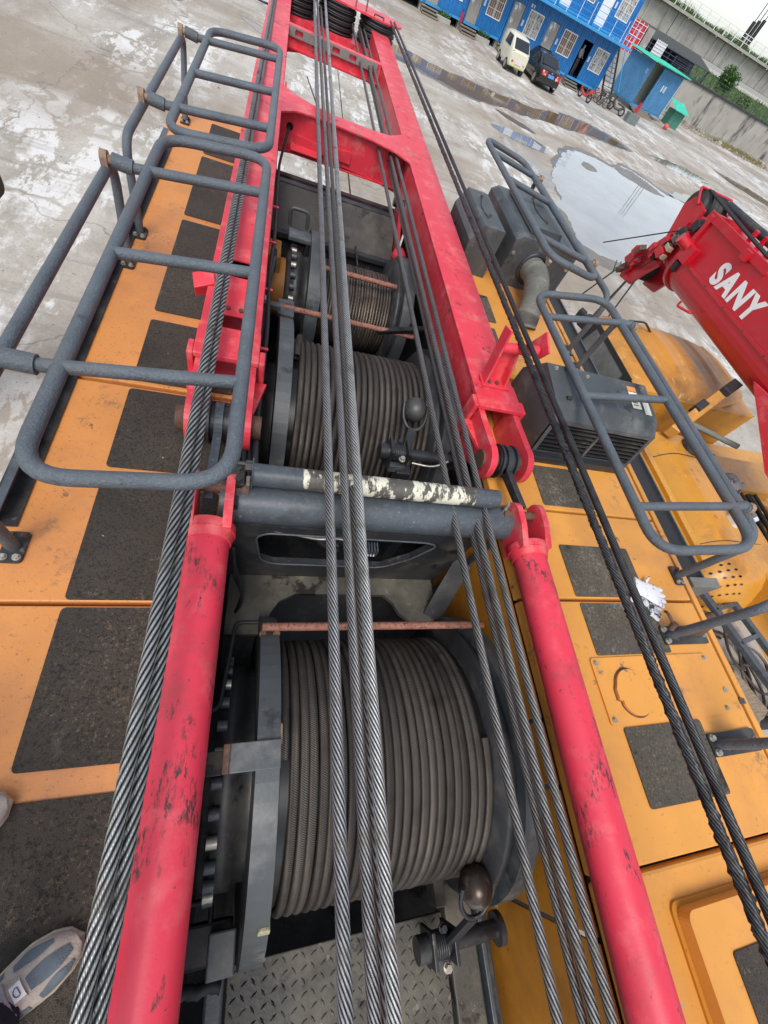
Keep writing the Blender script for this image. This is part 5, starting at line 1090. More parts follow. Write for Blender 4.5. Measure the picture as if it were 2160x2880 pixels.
def window(par, x0, x1, z0, z1, y, curt, bars=True, mid=.5):
    f = MB(); t = .05
    f.box(x0, x1, y - .06, y, z0, z0 + t).box(x0, x1, y - .06, y, z1 - t, z1).box(x0, x0 + t, y - .06, y, z0 + t, z1 - t).box(x1 - t, x1, y - .06, y, z0 + t, z1 - t)
    xm = x0 + (x1 - x0) * mid; f.box(xm - .02, xm + .02, y - .058, y - .01, z0 + t, z1 - t)
    wf = f.build('window', M_wfr, par)
    MB().box(x0 + t, xm - .02, y - .02, y - .012, z0 + t, z1 - t).build('pane', curt, wf); MB().box(xm + .02, x1 - t, y - .02, y - .012, z0 + t, z1 - t).build('pane', curt, wf)
    b = MB()
    for k in range(1, 7): xx = x0 + t + (x1 - x0 - 2 * t) * k / 7; b.box(xx - .008, xx + .008, y - .075, y - .062, z0 + t, z1 - t)
    for k in range(1, 3): zz = z0 + (z1 - z0) * k / 3; b.box(x0 + t, x1 - t, y - .078, y - .062, zz - .01, zz + .01)
    b.build('security_bars', M_wfr, wf); return wf
def module(label, x0, z0, door, curt, notice=True, wx=(1.42, 2.58), dx=(.10, .98)):
    t = thing('container_cabin', label, 'container cabin', (x0 + 1.5, FY + 3, z0), 'blue container cabins')
    W, Hh = 3.05, 2.68; x1 = x0 + W
    mb = MB(); zt = z0 + Hh - .14; zb = z0 + .12; wz0, wz1 = z0 + .83, z0 + 2.05; dz1 = z0 + 2.06
    for (a, b, c, d) in ((x0 + dx[0], x0 + dx[1], dz1, zt), (x0 + dx[1], x0 + wx[0], zb, zt), (x0 + wx[0], x0 + wx[1], zb, wz0), (x0 + wx[0], x0 + wx[1], wz1, zt), (x0 + wx[1], x1 - .1, zb, zt)): corr(mb, a, b, c, d, FY)
    mb.build('front_wall', M_blue, t, recalc=False)
    MB().box(x0 + .02, x0 + .06, FY + .05, FY + 5.9, z0 + .1, z0 + Hh).box(x1 - .06, x1 - .02, FY + .05, FY + 5.9, z0 + .1, z0 + Hh).box(x0, x1, FY + 5.86, FY + 5.9, z0, z0 + Hh).box(x0 + .06, x1 - .06, FY + .05, FY + 5.86, z0 + .02, z0 + .10).build('shell', M_blue, t)
    MB().box(x0, x1, FY - .02, FY + 5.9, z0 + Hh - .14, z0 + Hh).build('roof', M_lblue, t)
    for a in (x0, x1 - .10): MB().box(a, a + .10, FY - .05, FY + .06, z0, z0 + Hh - .14).build('corner_post', M_blue, t)
    MB().box(x0 + .10, x1 - .10, FY - .05, FY + .05, z0, z0 + .12).build('base_rail', M_lblue, t)
    if door == 'open':
        MB().box(x0 + dx[0], x0 + dx[1], FY + 1.6, FY + 1.64, z0 + .12, dz1).build('doorway_shade', M_shade, t)  # near-black sheet paints the shade inside the open doorway
    else:
        d = MB(); corr(d, x0 + dx[0] + .02, x0 + dx[1] - .02, z0 + .13, dz1 - .02, FY + .0, .11, .018); dd = d.build('door', M_doorg if door == 'grey' else M_wfr, t, recalc=False)
        MB().box(x0 + dx[1] - .12, x0 + dx[1] - .08, FY - .07, FY - .02, z0 + 1.0, z0 + 1.12).build('handle', M_zinc, dd)
    window(t, x0 + wx[0], x0 + wx[1], wz0, wz1, FY, curt)
    if notice:
        for k, (a, b, c, d) in enumerate(((1.08, 1.28, 1.15, 1.45), (1.30, 1.62, 2.12, 2.28))[:1 if notice == 1 else 2]): MB().box(x0 + a, x0 + b, FY - .04, FY - .033, z0 + c, z0 + d).build('notice', M_note, t)
    return t
XS = [2.48, 5.55, 8.62, 11.69 - .06, 14.74, 17.78, 20.86]
names = ['second', 'first', 'first', 'second', 'third', 'fourth', 'fifth']
module('blue cabin at ground level, farthest from the blue hut, above the red sheave cover', XS[1], -2.6, 'grey', M_curg)
module('ground-level blue cabin with fire extinguisher at its corner', XS[2], -2.6, 'grey', M_curg)
module('ground-level blue cabin behind the cream van, closed grey door and brown curtain', XS[3], -2.6, 'grey', M_cur)
module('ground-level blue cabin behind the cream van and black sedan, red notice above window', XS[4], -2.6, 'grey', M_curg, 2)
module('ground-level blue cabin behind the black sedan with brown curtained window', XS[5], -2.6, 'grey', M_cur)
c5 = module('ground-level blue cabin with open dark door and a person inside', XS[6], -2.6, 'open', M_curg)
MB().tube([(XS[6] + 1.72 + .17 * math.cos(a), FY - .10, -1.18 + .17 * math.sin(a)) for a in [i * .35 for i in range(18)]], .02, 6, True).build('window_emblem', M_wfr, c5)
module('upper-storey blue cabin with pale printed door above the open doorway', XS[6], .16, 'white', M_curg)
module('upper-storey blue cabin above the black sedan', XS[5], .16, 'white', M_cur)
module('upper-storey blue cabin above the cream van', XS[4], .16, 'white', M_cur)
bc = thing('balcony', 'light blue steel balcony with thin rails along the upper cabins', 'balcony', (19, 43.8, 0))
MB().box(11, 24.3, 43.1, 44.2, .02, .14).build('walkway', M_lblue, bc)
for k in range(14):
    x = 11.3 + k * .98; MB().box(x - .015, x + .015, 43.12, 43.15, .14, 1.2).build('baluster', M_wfr, bc)
for z in (.40, .66, .93, 1.2): MB().box(11, 24.3, 43.12, 43.15, z - .012, z + .012).build('rail', M_lblue, bc)
for x in (24.27,):
    for z in (.66, 1.2): MB().box(x - .012, x + .012, 43.12, 44.2, z - .012, z + .012).build('rail', M_lblue, bc)
def steps(label, x0, y=44.2, n=3, w_=1.25, base=GZ, top=-2.62):
    t = thing('door_steps', label, 'steps', (x0 + w_ / 2, y - .5, base), 'wooden steps at the cabins')
    for k in range(n):
        z = top - (top - base) * (k + .35) / n; yy = y - .30 * (k + 1)
        MB().box(x0, x0 + w_, yy, yy + .29, z - .05, z).build('tread', M_wood, t)
        MB().box(x0 + .05, x0 + w_ - .05, yy + .25, yy + .28, base, z - .05).build('riser', M_wood, t)
    for xx in (x0, x0 + w_ - .05): MB().hexa([(xx, y - .3 * n, base), (xx + .05, y - .3 * n, base), (xx + .05, y, base), (xx, y, base), (xx, y - .3 * n, base + .06), (xx + .05, y - .3 * n, base + .06), (xx + .05, y, top - .1), (xx, y, top - .1)]).build('stringer', M_wood, t)
    return t
for x, lb in ((8.45, 'grey wooden steps below the cabin door nearest the red sheave cover'), (11.5, 'grey wooden steps next to the planters'), (14.6, 'grey wooden steps half hidden behind the cream van'), (20.7, 'grey wooden steps below the open dark door')): steps(lb, x)
fo = thing('foundation_blocks', 'low concrete blocks carrying the blue cabins over a dark gap', 'foundation', (14, 45, GZ))
for x in XS[1:] + [23.9]: MB().box(x - .25, x + .2, FY + .1, FY + .6, GZ, -2.6).build('block', M_conc, fo)
MB().box(5.4, 24, FY + 1.5, FY + 1.6, GZ, -2.61).build('gap_shade', M_shade, fo)  # near-black board paints the shade in the gap under the cabins
def leafy(mb, c, r, n, ls, up=.3, flat=1.):
    for _ in range(n):
        d = Vector((random.gauss(0, 1), random.gauss(0, 1), random.gauss(0, 1))).normalized() * random.random() ** .45
        p = Vector(c) + Vector((d.x * r[0], d.y * r[1], d.z * r[2])); a = Vector((random.gauss(0, 1), random.gauss(0, 1), random.gauss(up, .6))).normalized(); b = a.orthogonal().normalized(); s_ = ls * random.uniform(.6, 1.3)
        b = (b * math.cos(1.0 * _) + a.cross(b) * math.sin(1.0 * _)); mb.add([p - a * s_, p + b * s_ * .5, p + a * s_, p - b * s_ * .5], [(0, 1, 2, 3)])
M_leaf = mat('green_leaves', (.045, .12, .022), .6, var=.5, vs_=3, layers=(((.10, .20, .04), 6, .55, .7),))
M_leaf2 = mat('grass_green_leaves', (.075, .14, .035), .7, var=.4, vs_=2, layers=(((.16, .20, .07), 3, .55, .7),))
M_bark = mat('bark', (.09, .07, .05), .9, var=.3, vs_=10)
for x, lb in ((10.15, 'white trough planter with spiky plant under the fire extinguisher cabin'), (13.35, 'white trough planter with low green plants left of the cream van')):
    t = thing('planter', lb, 'planter', (x, 43.9, GZ)); MB().box(x - .55, x + .55, 43.75, 44.05, GZ, GZ + .26).build('trough', M_conc, t, bevel=.02)
    mb = MB()
    for k in range(46):
        a = random.uniform(0, 2 * PI); e = random.uniform(.5, 1.3); p = Vector((x + random.uniform(-.45, .45), 43.9, GZ + .24)); d = Vector((math.cos(a) * math.cos(e), math.sin(a) * math.cos(e), math.sin(e))) * random.uniform(.3, .55); s_ = d.orthogonal().normalized() * .03
        mb.add([p - s_, p + s_, p + d * .6 + s_ * .7, p + d, p + d * .6 - s_ * .7], [(0, 1, 2, 3, 4)])
    mb.build('foliage', M_leaf, t)
fe = thing('fire_extinguisher', 'small red fire extinguisher standing at a cabin corner', 'fire extinguisher', (11.45, 44.1, -2.6))
MB().cyl((11.45, 44.15, -2.62), (11.45, 44.15, -2.15), .085, 14).build('cylinder', M_boomred, fe); MB().cyl((11.45, 44.15, -2.15), (11.45, 44.15, -2.02), .03, 10).build('valve', M_rubber, fe)

# blob person helper (Skin modifier)
def figure(label, at, facing, shirt, trousers, s_=1.):
    t = thing('person', label, 'person', at)
    def sk(name, pts, edges, rad, mt, root=0):
        me = bpy.data.meshes.new(name); c, q = math.cos(facing), math.sin(facing)
        me.from_pydata([((c * x - q * y) * s_, (q * x + c * y) * s_, z * s_) for x, y, z in pts], edges, []); me.materials.append(mt)
        o = bpy.data.objects.new(name, me); COL.objects.link(o); o.parent = t; md = o.modifiers.new('skin', 'SKIN')
        for v, r in zip(me.skin_vertices[0].data, rad): v.radius = (r * s_, r * s_)
        me.skin_vertices[0].data[root].use_root = True; md.use_smooth_shade = True
        sb2 = o.modifiers.new('sub', 'SUBSURF'); sb2.levels = sb2.render_levels = 2; return o
    sk('body', [(0, 0, .95), (0, .02, 1.15), (0, .02, 1.38), (0, 0, 1.50), (0, -.02, 1.60), (0, -.02, 1.72), (.20, .02, 1.40), (.27, -.02, 1.14), (.20, -.20, 1.02), (-.20, .02, 1.40), (-.27, -.04, 1.16), (-.14, -.22, 1.10)],
       [(0, 1), (1, 2), (2, 3), (3, 4), (4, 5), (2, 6), (6, 7), (7, 8), (2, 9), (9, 10), (10, 11)], [.15, .14, .17, .06, .095, .085, .065, .045, .035, .065, .045, .035], shirt)
    sk('trousers', [(0, 0, .98), (.10, 0, .88), (.11, -.02, .48), (.11, .02, .05), (-.10, 0, .88), (-.12, -.03, .48), (-.12, .03, .05), (.11, -.12, .03), (-.12, -.10, .03)], [(0, 1), (1, 2), (2, 3), (0, 4), (4, 5), (5, 6), (3, 7), (6, 8)], [.14, .10, .075, .055, .10, .075, .055, .04, .04], trousers)
    return t
figure('person in grey shirt and dark trousers standing inside the open doorway', (21.45, 44.75, -2.49), .5, mat('grey_shirt', (.30, .31, .32), .8), mat('dark_trousers', (.06, .06, .07), .8))

# ------------------------------------------------------------------ cars
M_carb = mat('black_car_paint', (.008, .008, .009), .15, var=.1, coat=.6)
M_carw = mat('cream_car_paint', (.62, .60, .47), .3, var=.04, coat=.4)
M_tail = mat('tail_lamp_red', (.45, .03, .03), .2, layers=(((.70, .55, .52), 5, .52, .56),))
M_plateb = mat('blue_plate', (.05, .22, .62), .4, var=.1, layers=(((.7, .75, .8), 30, .55, .6),))
def car(label, x0, x1, secs, paint, wheels, wr, glass, details):
    """secs: list of (y, [(half width factor, z)...]) cross sections back to front, mirrored about the centre line."""
    t = thing('car', label, 'car', ((x0 + x1) / 2, secs[0][0], GZ)); xc = (x0 + x1) / 2; hw = (x1 - x0) / 2
    V = []; n = 0
    for y, pr in secs:
        full = [(xc - hw * f_, GZ + z) for f_, z in pr] + [(xc + hw * f_, GZ + z) for f_, z in pr[::-1]]; n = len(full); V += [(x, y, z) for x, z in full]
    mb = MB(); m_ = len(secs); mb.add(V, [(i * n + k, i * n + (k + 1) % n, (i + 1) * n + (k + 1) % n, (i + 1) * n + k) for i in range(m_ - 1) for k in range(n)], True)
    mb.add(V[:n], [list(range(n))]); mb.add(V[-n:], [list(range(n))[::-1]])
    body = mb.build('body', paint, t, bevel=.03, seg=2)
    for nm, pts in glass:
        q = MB(); q.add([(xc + a * hw, y, GZ + z) for a, y, z in pts], [tuple(range(len(pts)))]); q.build(nm, M_glass, body)
    for y in wheels:
        for s_ in (-1, 1):
            xw = xc + s_ * (hw - .09); wl = MB().cyl((xw - .1, y, GZ + wr), (xw + .1, y, GZ + wr), wr, 26).build('wheel', M_rubber, t, bevel=.02)
            MB().cyl((xw + s_ * .095, y, GZ + wr), (xw + s_ * .108, y, GZ + wr), wr * .62, 20).build('rim', M_zinc, wl)
    for nm, mt, (a0, a1, y, z0, z1, th) in details: MB().box(xc + a0 * hw, xc + a1 * hw, y - th, y, GZ + z0, GZ + z1).build(nm, mt, body, bevel=.015)
    return t, body
lowp = lambda f_, h: [(f_ * .86, .22), (f_, .35), (f_ * 1.0, .62), (f_ * .96, h)]
S = []
for y, pr in ((37.45, [(.80, .30), (.86, .45), (.86, .70), (.80, .86), (.5, .90)]), (37.60, [(.86, .24), (.95, .40), (.95, .74), (.88, .93), (.5, .98)]), (38.15, [(.90, .20), (1.0, .38), (1.0, .76), (.90, .97), (.5, 1.01)]), (38.75, [(.90, .20), (1.0, .38), (1.0, .78), (.80, 1.32), (.45, 1.37)]), (39.5, [(.90, .20), (1.0, .38), (1.0, .78), (.74, 1.42), (.40, 1.46)]), (40.3, [(.90, .20), (1.0, .38), (1.0, .78), (.76, 1.38), (.42, 1.43)]), (41.0, [(.90, .20), (1.0, .38), (1.0, .78), (.90, .98), (.5, 1.02)]), (41.7, [(.88, .22), (.97, .38), (.96, .68), (.85, .84), (.5, .88)]), (42.0, [(.75, .30), (.82, .42), (.82, .6), (.74, .70), (.5, .74)])): S.append((y, pr))
G = [('rear_window', [(-.74, 38.14, 1.02), (.74, 38.14, 1.02), (.62, 38.78, 1.385), (-.62, 38.78, 1.385)]), ('side_window', [(-1.005, 38.5, .88), (-1.005, 40.7, .88), (-.80, 40.25, 1.36), (-.80, 38.85, 1.33)]), ('windscreen', [(-.74, 41.02, 1.03), (.74, 41.02, 1.03), (.62, 40.28, 1.44), (-.62, 40.28, 1.44)])]
G = [(n_, [(a, y - (.02 if n_ == 'rear_window' else 0), z + .02) for a, y, z in p]) for n_, p in G]
car('black sedan parked with its tail to the yard, blue number plate', 15.85, 17.6, S, M_carb, (38.15, 40.75), .32, G, (('tail_lamp', M_tail, (-.84, -.40, 37.44, .62, .86, .05)), ('tail_lamp', M_tail, (.40, .84, 37.44, .62, .86, .05)), ('number_plate', M_plateb, (-.27, .27, 37.43, .62, .78, .02)), ('badge', M_zinc, (-.05, .05, 37.46, .82, .88, .03)), ('bumper', M_rubber, (-.84, .84, 37.44, .30, .42, .04)), ('exhaust', M_zinc, (.55, .72, 37.43, .24, .32, .06))))
S = []
for y, pr in ((37.75, [(.80, .34), (.88, .50), (.88, .78), (.84, .92), (.5, .94)]), (37.88, [(.88, .28), (.96, .45), (.97, .85), (.92, 1.0), (.5, 1.02)]), (38.35, [(.92, .25), (1.0, .42), (1.0, .88), (.88, 1.30), (.5, 1.36)]), (38.75, [(.92, .25), (1.0, .42), (1.0, .88), (.86, 1.50), (.5, 1.57)]), (39.9, [(.92, .25), (1.0, .42), (1.0, .88), (.86, 1.52), (.5, 1.60)]), (40.45, [(.92, .25), (1.0, .42), (1.0, .88), (.88, 1.45), (.5, 1.52)]), (40.6, [(.84, .32), (.92, .45), (.92, .85), (.84, 1.3), (.5, 1.36)])): S.append((y, pr))
G = [('windscreen', [(-.80, 37.93, 1.04), (.80, 37.93, 1.04), (.74, 38.50, 1.44), (-.74, 38.50, 1.44)]), ('side_window', [(-1.01, 38.45, .98), (-1.01, 39.8, .98), (-.90, 39.7, 1.42), (-.90, 38.75, 1.42)])]
G = [(n_, [(a, y - .03, z + .02) for a, y, z in p]) for n_, p in G]
car('small cream boxy van facing the yard next to the black sedan', 13.62, 14.98, S, M_carw, (38.25, 40.05), .27, G, (('headlamp', M_rubber, (-.90, -.66, 37.86, .78, .98, .05)), ('headlamp', M_rubber, (.66, .90, 37.86, .78, .98, .05)), ('fog_lamp', M_tail, (-.74, -.54, 37.74, .50, .60, .03)), ('fog_lamp', M_tail, (.54, .74, 37.74, .50, .60, .03)), ('number_plate', M_note, (-.36, .36, 37.735, .46, .62, .02)), ('bumper', mat('lime_bumper', (.50, .52, .24), .4), (-.84, .84, 37.76, .32, .42, .04))))

# two-wheelers
def bike(label, x, y, ang, colr, motor=True, s_=1.):
    s_ *= .85; t = thing('motor_scooter' if motor else 'bicycle', label, 'scooter' if motor else 'bicycle', (x, y, GZ), 'two-wheelers by the cabin')
    c, q = math.cos(ang), math.sin(ang)
    def W(a, b, z): return (x + (c * a - q * b) * s_, y + (q * a + c * b) * s_, GZ + z * s_)
    rw, tw = (.25, .055) if motor else (.32, .022); wb = .62 if motor else .52
    for a in (-wb, wb):
        w_ = MB().tube([W(a + rw * math.cos(k * PI / 12), 0, rw + tw + rw * math.sin(k * PI / 12)) for k in range(24)], tw, 8, True).build('wheel', M_rubber, t)
        sp = MB()
        for k in range(6): sp.cyl(W(a, 0, rw + tw), W(a + rw * math.cos(k * PI / 3), 0, rw + tw + rw * math.sin(k * PI / 3)), .012, 5)
        sp.build('spokes', M_zinc, w_)
    MB().tube(fillet([W(wb, 0, rw), W(wb - .12, 0, .75), W(wb - .18, 0, 1.0)], .05, 3), .03, 8).build('fork', M_rubber, t)
    MB().tube([W(wb - .22, -.30, 1.02), W(wb - .18, -.1, 1.0), W(wb - .18, .1, 1.0), W(wb - .22, .30, 1.02)], .016, 6).build('handlebar', M_rubber, t)
    mt = mat('scooter_paint', colr, .35, coat=.3)
    if motor:
        MB().tube(fillet([W(wb - .12, 0, .75), W(.2, 0, .32), W(-.3, 0, .34), W(-wb, 0, .55)], .1, 4), .085, 10).build('frame', mt, t)
        MB().obox(W(-.25, 0, .66), Vector((c, q, 0)) * .32 * s_, Vector((-q, c, 0)) * .12 * s_, (0, 0, .05 * s_)).build('saddle', M_rubber, t, bevel=.03)
        MB().obox(W(wb - .06, 0, .66), Vector((c, q, 0)) * .05 * s_, Vector((-q, c, 0)) * .15 * s_, (0, 0, .20 * s_)).build('leg_shield', mt, t, bevel=.03)
        MB().obox(W(-wb - .05, 0, .62), Vector((c, q, 0)) * .10 * s_, Vector((-q, c, 0)) * .10 * s_, (0, 0, .07 * s_)).build('tail_box', mt, t, bevel=.03)
    else:
        for p_, q_ in ((W(wb - .12, 0, .72), W(-.12, 0, .32)), (W(-.12, 0, .32), W(-.2, 0, .82)), (W(-.2, 0, .76), W(wb - .13, 0, .80)), (W(-.12, 0, .32), W(-wb, 0, rw)), (W(-wb, 0, rw), W(-.2, 0, .74))): MB().cyl(p_, q_, .018, 8).build('frame_tube', mt, t)
        MB().obox(W(-.22, 0, .86), Vector((c, q, 0)) * .13, Vector((-q, c, 0)) * .07, (0, 0, .025)).build('saddle', M_rubber, t, bevel=.02)
        MB().obox(W(wb + .05, 0, .78), Vector((c, q, 0)) * .14, Vector((-q, c, 0)) * .13, (0, 0, .11)).build('basket', M_blk, t)
    return t
bike('small red scooter standing by the cabin steps', 21.75, 41.5, -1.2, (.55, .05, .05))
bike('red bicycle leaning by the cabin corner', 23.5, 43.0, -.9, (.45, .05, .05), False)
bike('dark bicycle with basket beside the red bicycle', 23.95, 42.75, -.8, (.05, .05, .06), False)
bike('black scooter with red tail box near the hut steps', 25.4, 42.6, 2.5, (.06, .06, .065))

# ------------------------------------------------------------------ blue hut with green roof
hu = thing('site_hut', 'faded blue corrugated hut with open door and turquoise corrugated roof', 'hut', (31, 50, GZ))
B0 = Vector((30.0, 48.5)); ex = Vector((.971, .24)); ey = Vector((-.24, .971))
def HW(a, b, z): p = B0 + ex * a + ey * b; return (p.x, p.y, z)
def hcorr(name, p0, p1, z0, z1, par, mt=M_hut, out=-1):
    p0, p1 = Vector(p0), Vector(p1); d = p1 - p0; n = Vector((d.y, -d.x)).normalized(); k = max(2, round(d.length / .2)); mb = MB()
    for i in range(k):
        fr_ = [(0, 0), (.15, .07), (.5, .07), (.65, 0), (1, 0)]
        for (a, o1), (b, o2) in zip(fr_, fr_[1:]):
            q1 = p0 + d * ((i + a) / k) + n * o1; q2 = p0 + d * ((i + b) / k) + n * o2; mb.add([(q1.x, q1.y, z0), (q2.x, q2.y, z0), (q2.x, q2.y, z1), (q1.x, q1.y, z1)], [(0, 1, 2, 3)])
    return mb.build(name, mt, par, recalc=False)
def H2(a, b): p = B0 + ex * a + ey * b; return (p.x, p.y)
hcorr('side_wall', H2(0, 3.3), H2(0, 0), -2.6, .02, hu); hcorr('front_wall', H2(1.45, 0), H2(4.3, 0), -2.6, .02, hu); hcorr('side_wall', H2(4.3, 0), H2(4.3, 3.3), -2.6, .02, hu)
def hbox(a0, a1, b0, b1, z0, z1): return MB().hexa([HW(a0, b0, z0), HW(a1, b0, z0), HW(a1, b1, z0), HW(a0, b1, z0), HW(a0, b0, z1), HW(a1, b0, z1), HW(a1, b1, z1), HW(a0, b1, z1)])
hbox(.0, 4.3, 0, 3.3, -2.72, -2.6).build('floor_frame', M_lblue, hu); hbox(.05, 4.2, 1.2, 1.25, -2.6, 0).build('inner_wall', mat('hut_inside', (.36, .34, .28), .8), hu)
hbox(0, .06, -.02, .06, -2.6, .02).build('corner_post', M_hut, hu); hbox(4.24, 4.3, -.02, .06, -2.6, .02).build('corner_post', M_wfr, hu); hbox(1.41, 1.49, -.03, .06, -2.6, .02).build('door_post', M_hut, hu)
hbox(2.3, 2.55, -.06, -.045, -1.25, -.85).build('notice', M_wfr, hu); hbox(2.65, 2.9, -.06, -.045, -1.25, -.85).build('notice', M_wfr, hu)
hbox(-.055, -.045, .25, .42, -.75, -.45).build('meter_box', M_note, hu)
M_groof = mat('turquoise_roof', (.06, .50, .36), .5, var=.15, vs_=3)
rfm = MB()
for i in range(26):
    a0 = -.35 + i * (5.0 / 26); da = 5.0 / 26
    for (u, z1), (v, z2) in (((0, 0), (.5, .10)), ((.5, .10), (1, 0))):
        rfm.add([HW(a0 + u * da, -.55, .10 + z1), HW(a0 + v * da, -.55, .10 + z2), HW(a0 + v * da, 3.5, .14 + z2), HW(a0 + u * da, 3.5, .14 + z1)], [(0, 1, 2, 3)])
rfm.build('roof_sheet', M_groof, hu, recalc=False)
for a in (.2, 2.1, 4.1): MB().bar(HW(a, -.5, .06), HW(a, 3.4, .09), .05, .05).build('roof_batten', M_brown, hu)
for k in range(4): hbox(.0 + .0, 2.4, -1.2 + .3 * k, -.92 + .3 * k, GZ + .08 * k, GZ + .08 * k + .06 + .02).build('door_step', M_wood, hu)
hbox(.3, 1.3, .3, 3.0, GZ, -2.72).build('plinth', M_conc, hu); hbox(2.4, 3.4, .3, 3.0, GZ, -2.72).build('plinth', M_conc, hu)
rb = thing('red_gas_bottle', 'small red cylinder standing at the hut corner', 'gas bottle', (30.4, 47.6, GZ)); MB().cyl((30.4, 47.6, GZ), (30.4, 47.6, GZ + .75), .14, 14).build('cylinder', M_boomred, rb); MB().cyl((30.4, 47.6, GZ + .75), (30.4, 47.6, GZ + .9), .05, 10).build('valve', M_blk, rb)
gb = thing('green_kennel', 'small green box shelter with turquoise corrugated lid by the wall', 'shelter', (36.6, 50.8, GZ))
MB().box(36.0, 37.3, 50.4, 51.6, GZ, GZ + 1.1).build('box_body', mat('dull_green', (.05, .20, .14), .7, var=.2), gb); rm = MB()
for i in range(9):
    a = 35.8 + i * .19
    rm.add([(a, 50.0, GZ + 1.15), (a + .095, 50.0, GZ + 1.22), (a + .095, 51.9, GZ + 1.65), (a, 51.9, GZ + 1.58)], [(0, 1, 2, 3)]); rm.add([(a + .095, 50.0, GZ + 1.22), (a + .19, 50.0, GZ + 1.15), (a + .19, 51.9, GZ + 1.58), (a + .095, 51.9, GZ + 1.65)], [(0, 1, 2, 3)])
rm.build('lid', M_groof, gb, recalc=False)
bk = thing('red_bucket', 'bright red plastic bucket on the ground near the green shelter', 'bucket', (34.1, 47.6, GZ)); MB().lathe([(0, .0), (0, .17), (.36, .22), (.36, .20), (.02, .15)], (34.1, 47.6, GZ), (0, 0, 1), 20).build('pail', mat('red_plastic', (.75, .08, .08), .5), bk)
gx = tag(MB().prism(rrect(26.0, 27.0, 41.2, 41.9, .1), 'z', GZ, GZ + .55).build('plastic_tub', mat('grey_green_plastic', (.14, .17, .16), .6), loc=(26.5, 41.5, GZ), bevel=.04), 'grey green plastic tub beside the hut steps', 'tub')
# steel stairs between cabins and hut
ss = thing('steel_stairs', 'grey steel staircase climbing behind the cabin corner', 'stairs', (25, 46, GZ))
for k in range(13): MB().box(24.4, 25.3, 43.6 + .28 * k, 43.86 + .28 * k, GZ + .23 * (k + 1) - .03, GZ + .23 * (k + 1)).build('tread', M_slate, ss)
for x in (24.36, 25.32): MB().bar((x, 43.5, GZ + .05), (x, 47.2, GZ + 3.1), .04, .2).build('stringer', M_slate, ss)
for x in (24.36, 25.32): MB().bar((x, 43.5, GZ + 1.0), (x, 47.2, GZ + 4.0), .04, .05).build('handrail', M_lblue, ss)

# ------------------------------------------------------------------ wall, shed, slope, bridge
tag(MB().box(33.0, 120, 61.5, 61.9, GZ, -.25).build('boundary_wall', M_wallc, loc=(76, 61.7, GZ)), 'long rough grey retaining wall with dark water stains', 'wall')
tag(MB().box(33.0, 120, 61.40, 62.0, -.25, -.05).build('wall_coping', M_blk, loc=(76, 61.7, -.25)), 'dark coping and pipes along the top of the grey wall', 'coping')
wf_ = thing('wall_fence', 'thin wire fence rails on top of the grey wall', 'fence', (60, 61.7, -.05))
for k in range(24): MB().box(40 + k * 2.2, 40.05 + k * 2.2, 61.68, 61.73, -.05, .75).build('fence_post', M_slate, wf_)
for z in (.15, .40, .70): MB().box(40, 92, 61.69, 61.72, z, z + .03).build('fence_rail', M_slate, wf_)
hl = MB()
def slope(u, v):
    x = 20 + 130 * u; y = 62.0 + 40 * v; return (x, y, -.25 + .75 * min(1, max(0, (v - .1) / .6)) + .1 * math.sin(x * .7 + y) * v)
kind(hl.grid(slope, 60, 20).build('hillside', mat('grassy_bank', (.055, .085, .025), .9, var=.4, vs_=1, layers=(((.11, .12, .05), 1.2, .52, .7),), bump=.5, bs=6)), 'structure')
gm = MB()
for _ in range(9000):
    u, v = random.random(), random.random() * .72; p = Vector(slope(u, v)); a = random.uniform(0, PI); d = Vector((math.cos(a), math.sin(a), 0)) * random.uniform(.05, .14); h = Vector((random.uniform(-.2, .2), random.uniform(-.2, .2), random.uniform(.2, .6)))
    gm.add([p - d, p + d, p + h], [(0, 1, 2)])
go = gm.build('bank_grass', M_leaf2, recalc=False); kind(go, 'stuff'); go['label'] = 'tall green grass and weeds on the bank behind the wall'; go['category'] = 'grass'
def bush(label, c, r, n, ls, mt, trunk=True, nm='small_tree'):
    t = thing(nm, label, 'tree' if nm == 'small_tree' else 'bush', (c[0], c[1], c[2] - r[2]))
    mb = MB()
    for k in range(7):
        cc = (c[0] + random.uniform(-.5, .5) * r[0], c[1] + random.uniform(-.5, .5) * r[1], c[2] + random.uniform(-.45, .5) * r[2]); leafy(mb, cc, (r[0] * .55, r[1] * .55, r[2] * .5), n // 7, ls)
    mb.build('crown', mt, t)
    MB().tube([(c[0], c[1], c[2] - r[2] * 1.4), (c[0] + .1, c[1], c[2] - r[2] * .3), (c[0], c[1] + .1, c[2] + r[2] * .4)], [.14, .09, .03], 8).build('trunk', M_bark, t)
    for k in range(4): MB().tube([(c[0] + .05, c[1], c[2] - .3 * r[2]), (c[0] + r[0] * .5 * math.cos(k * 1.6), c[1] + r[1] * .5 * math.sin(k * 1.6), c[2] + .25 * r[2])], [.06, .02], 6).build('limb', M_bark, t)
bush('bright green young tree beside the bridge joint, above the wall', (53.8, 70, .9), (1.7, 1.4, 1.5), 2600, .13, M_leaf)
bush('low green bush on the bank right of the young tree', (57.5, 69, .2), (2.0, 1.5, .9), 1800, .12, M_leaf2, nm='green_bush')
bush('wide low bush on the bank near the picture edge', (62, 68, -.2), (2.6, 1.5, .9), 1800, .12, M_leaf2, nm='green_bush')
sd_ = thing('open_shed', 'open shed with sloping dark corrugated roof and blue back wall behind the hut', 'shed', (41, 64, -.3))
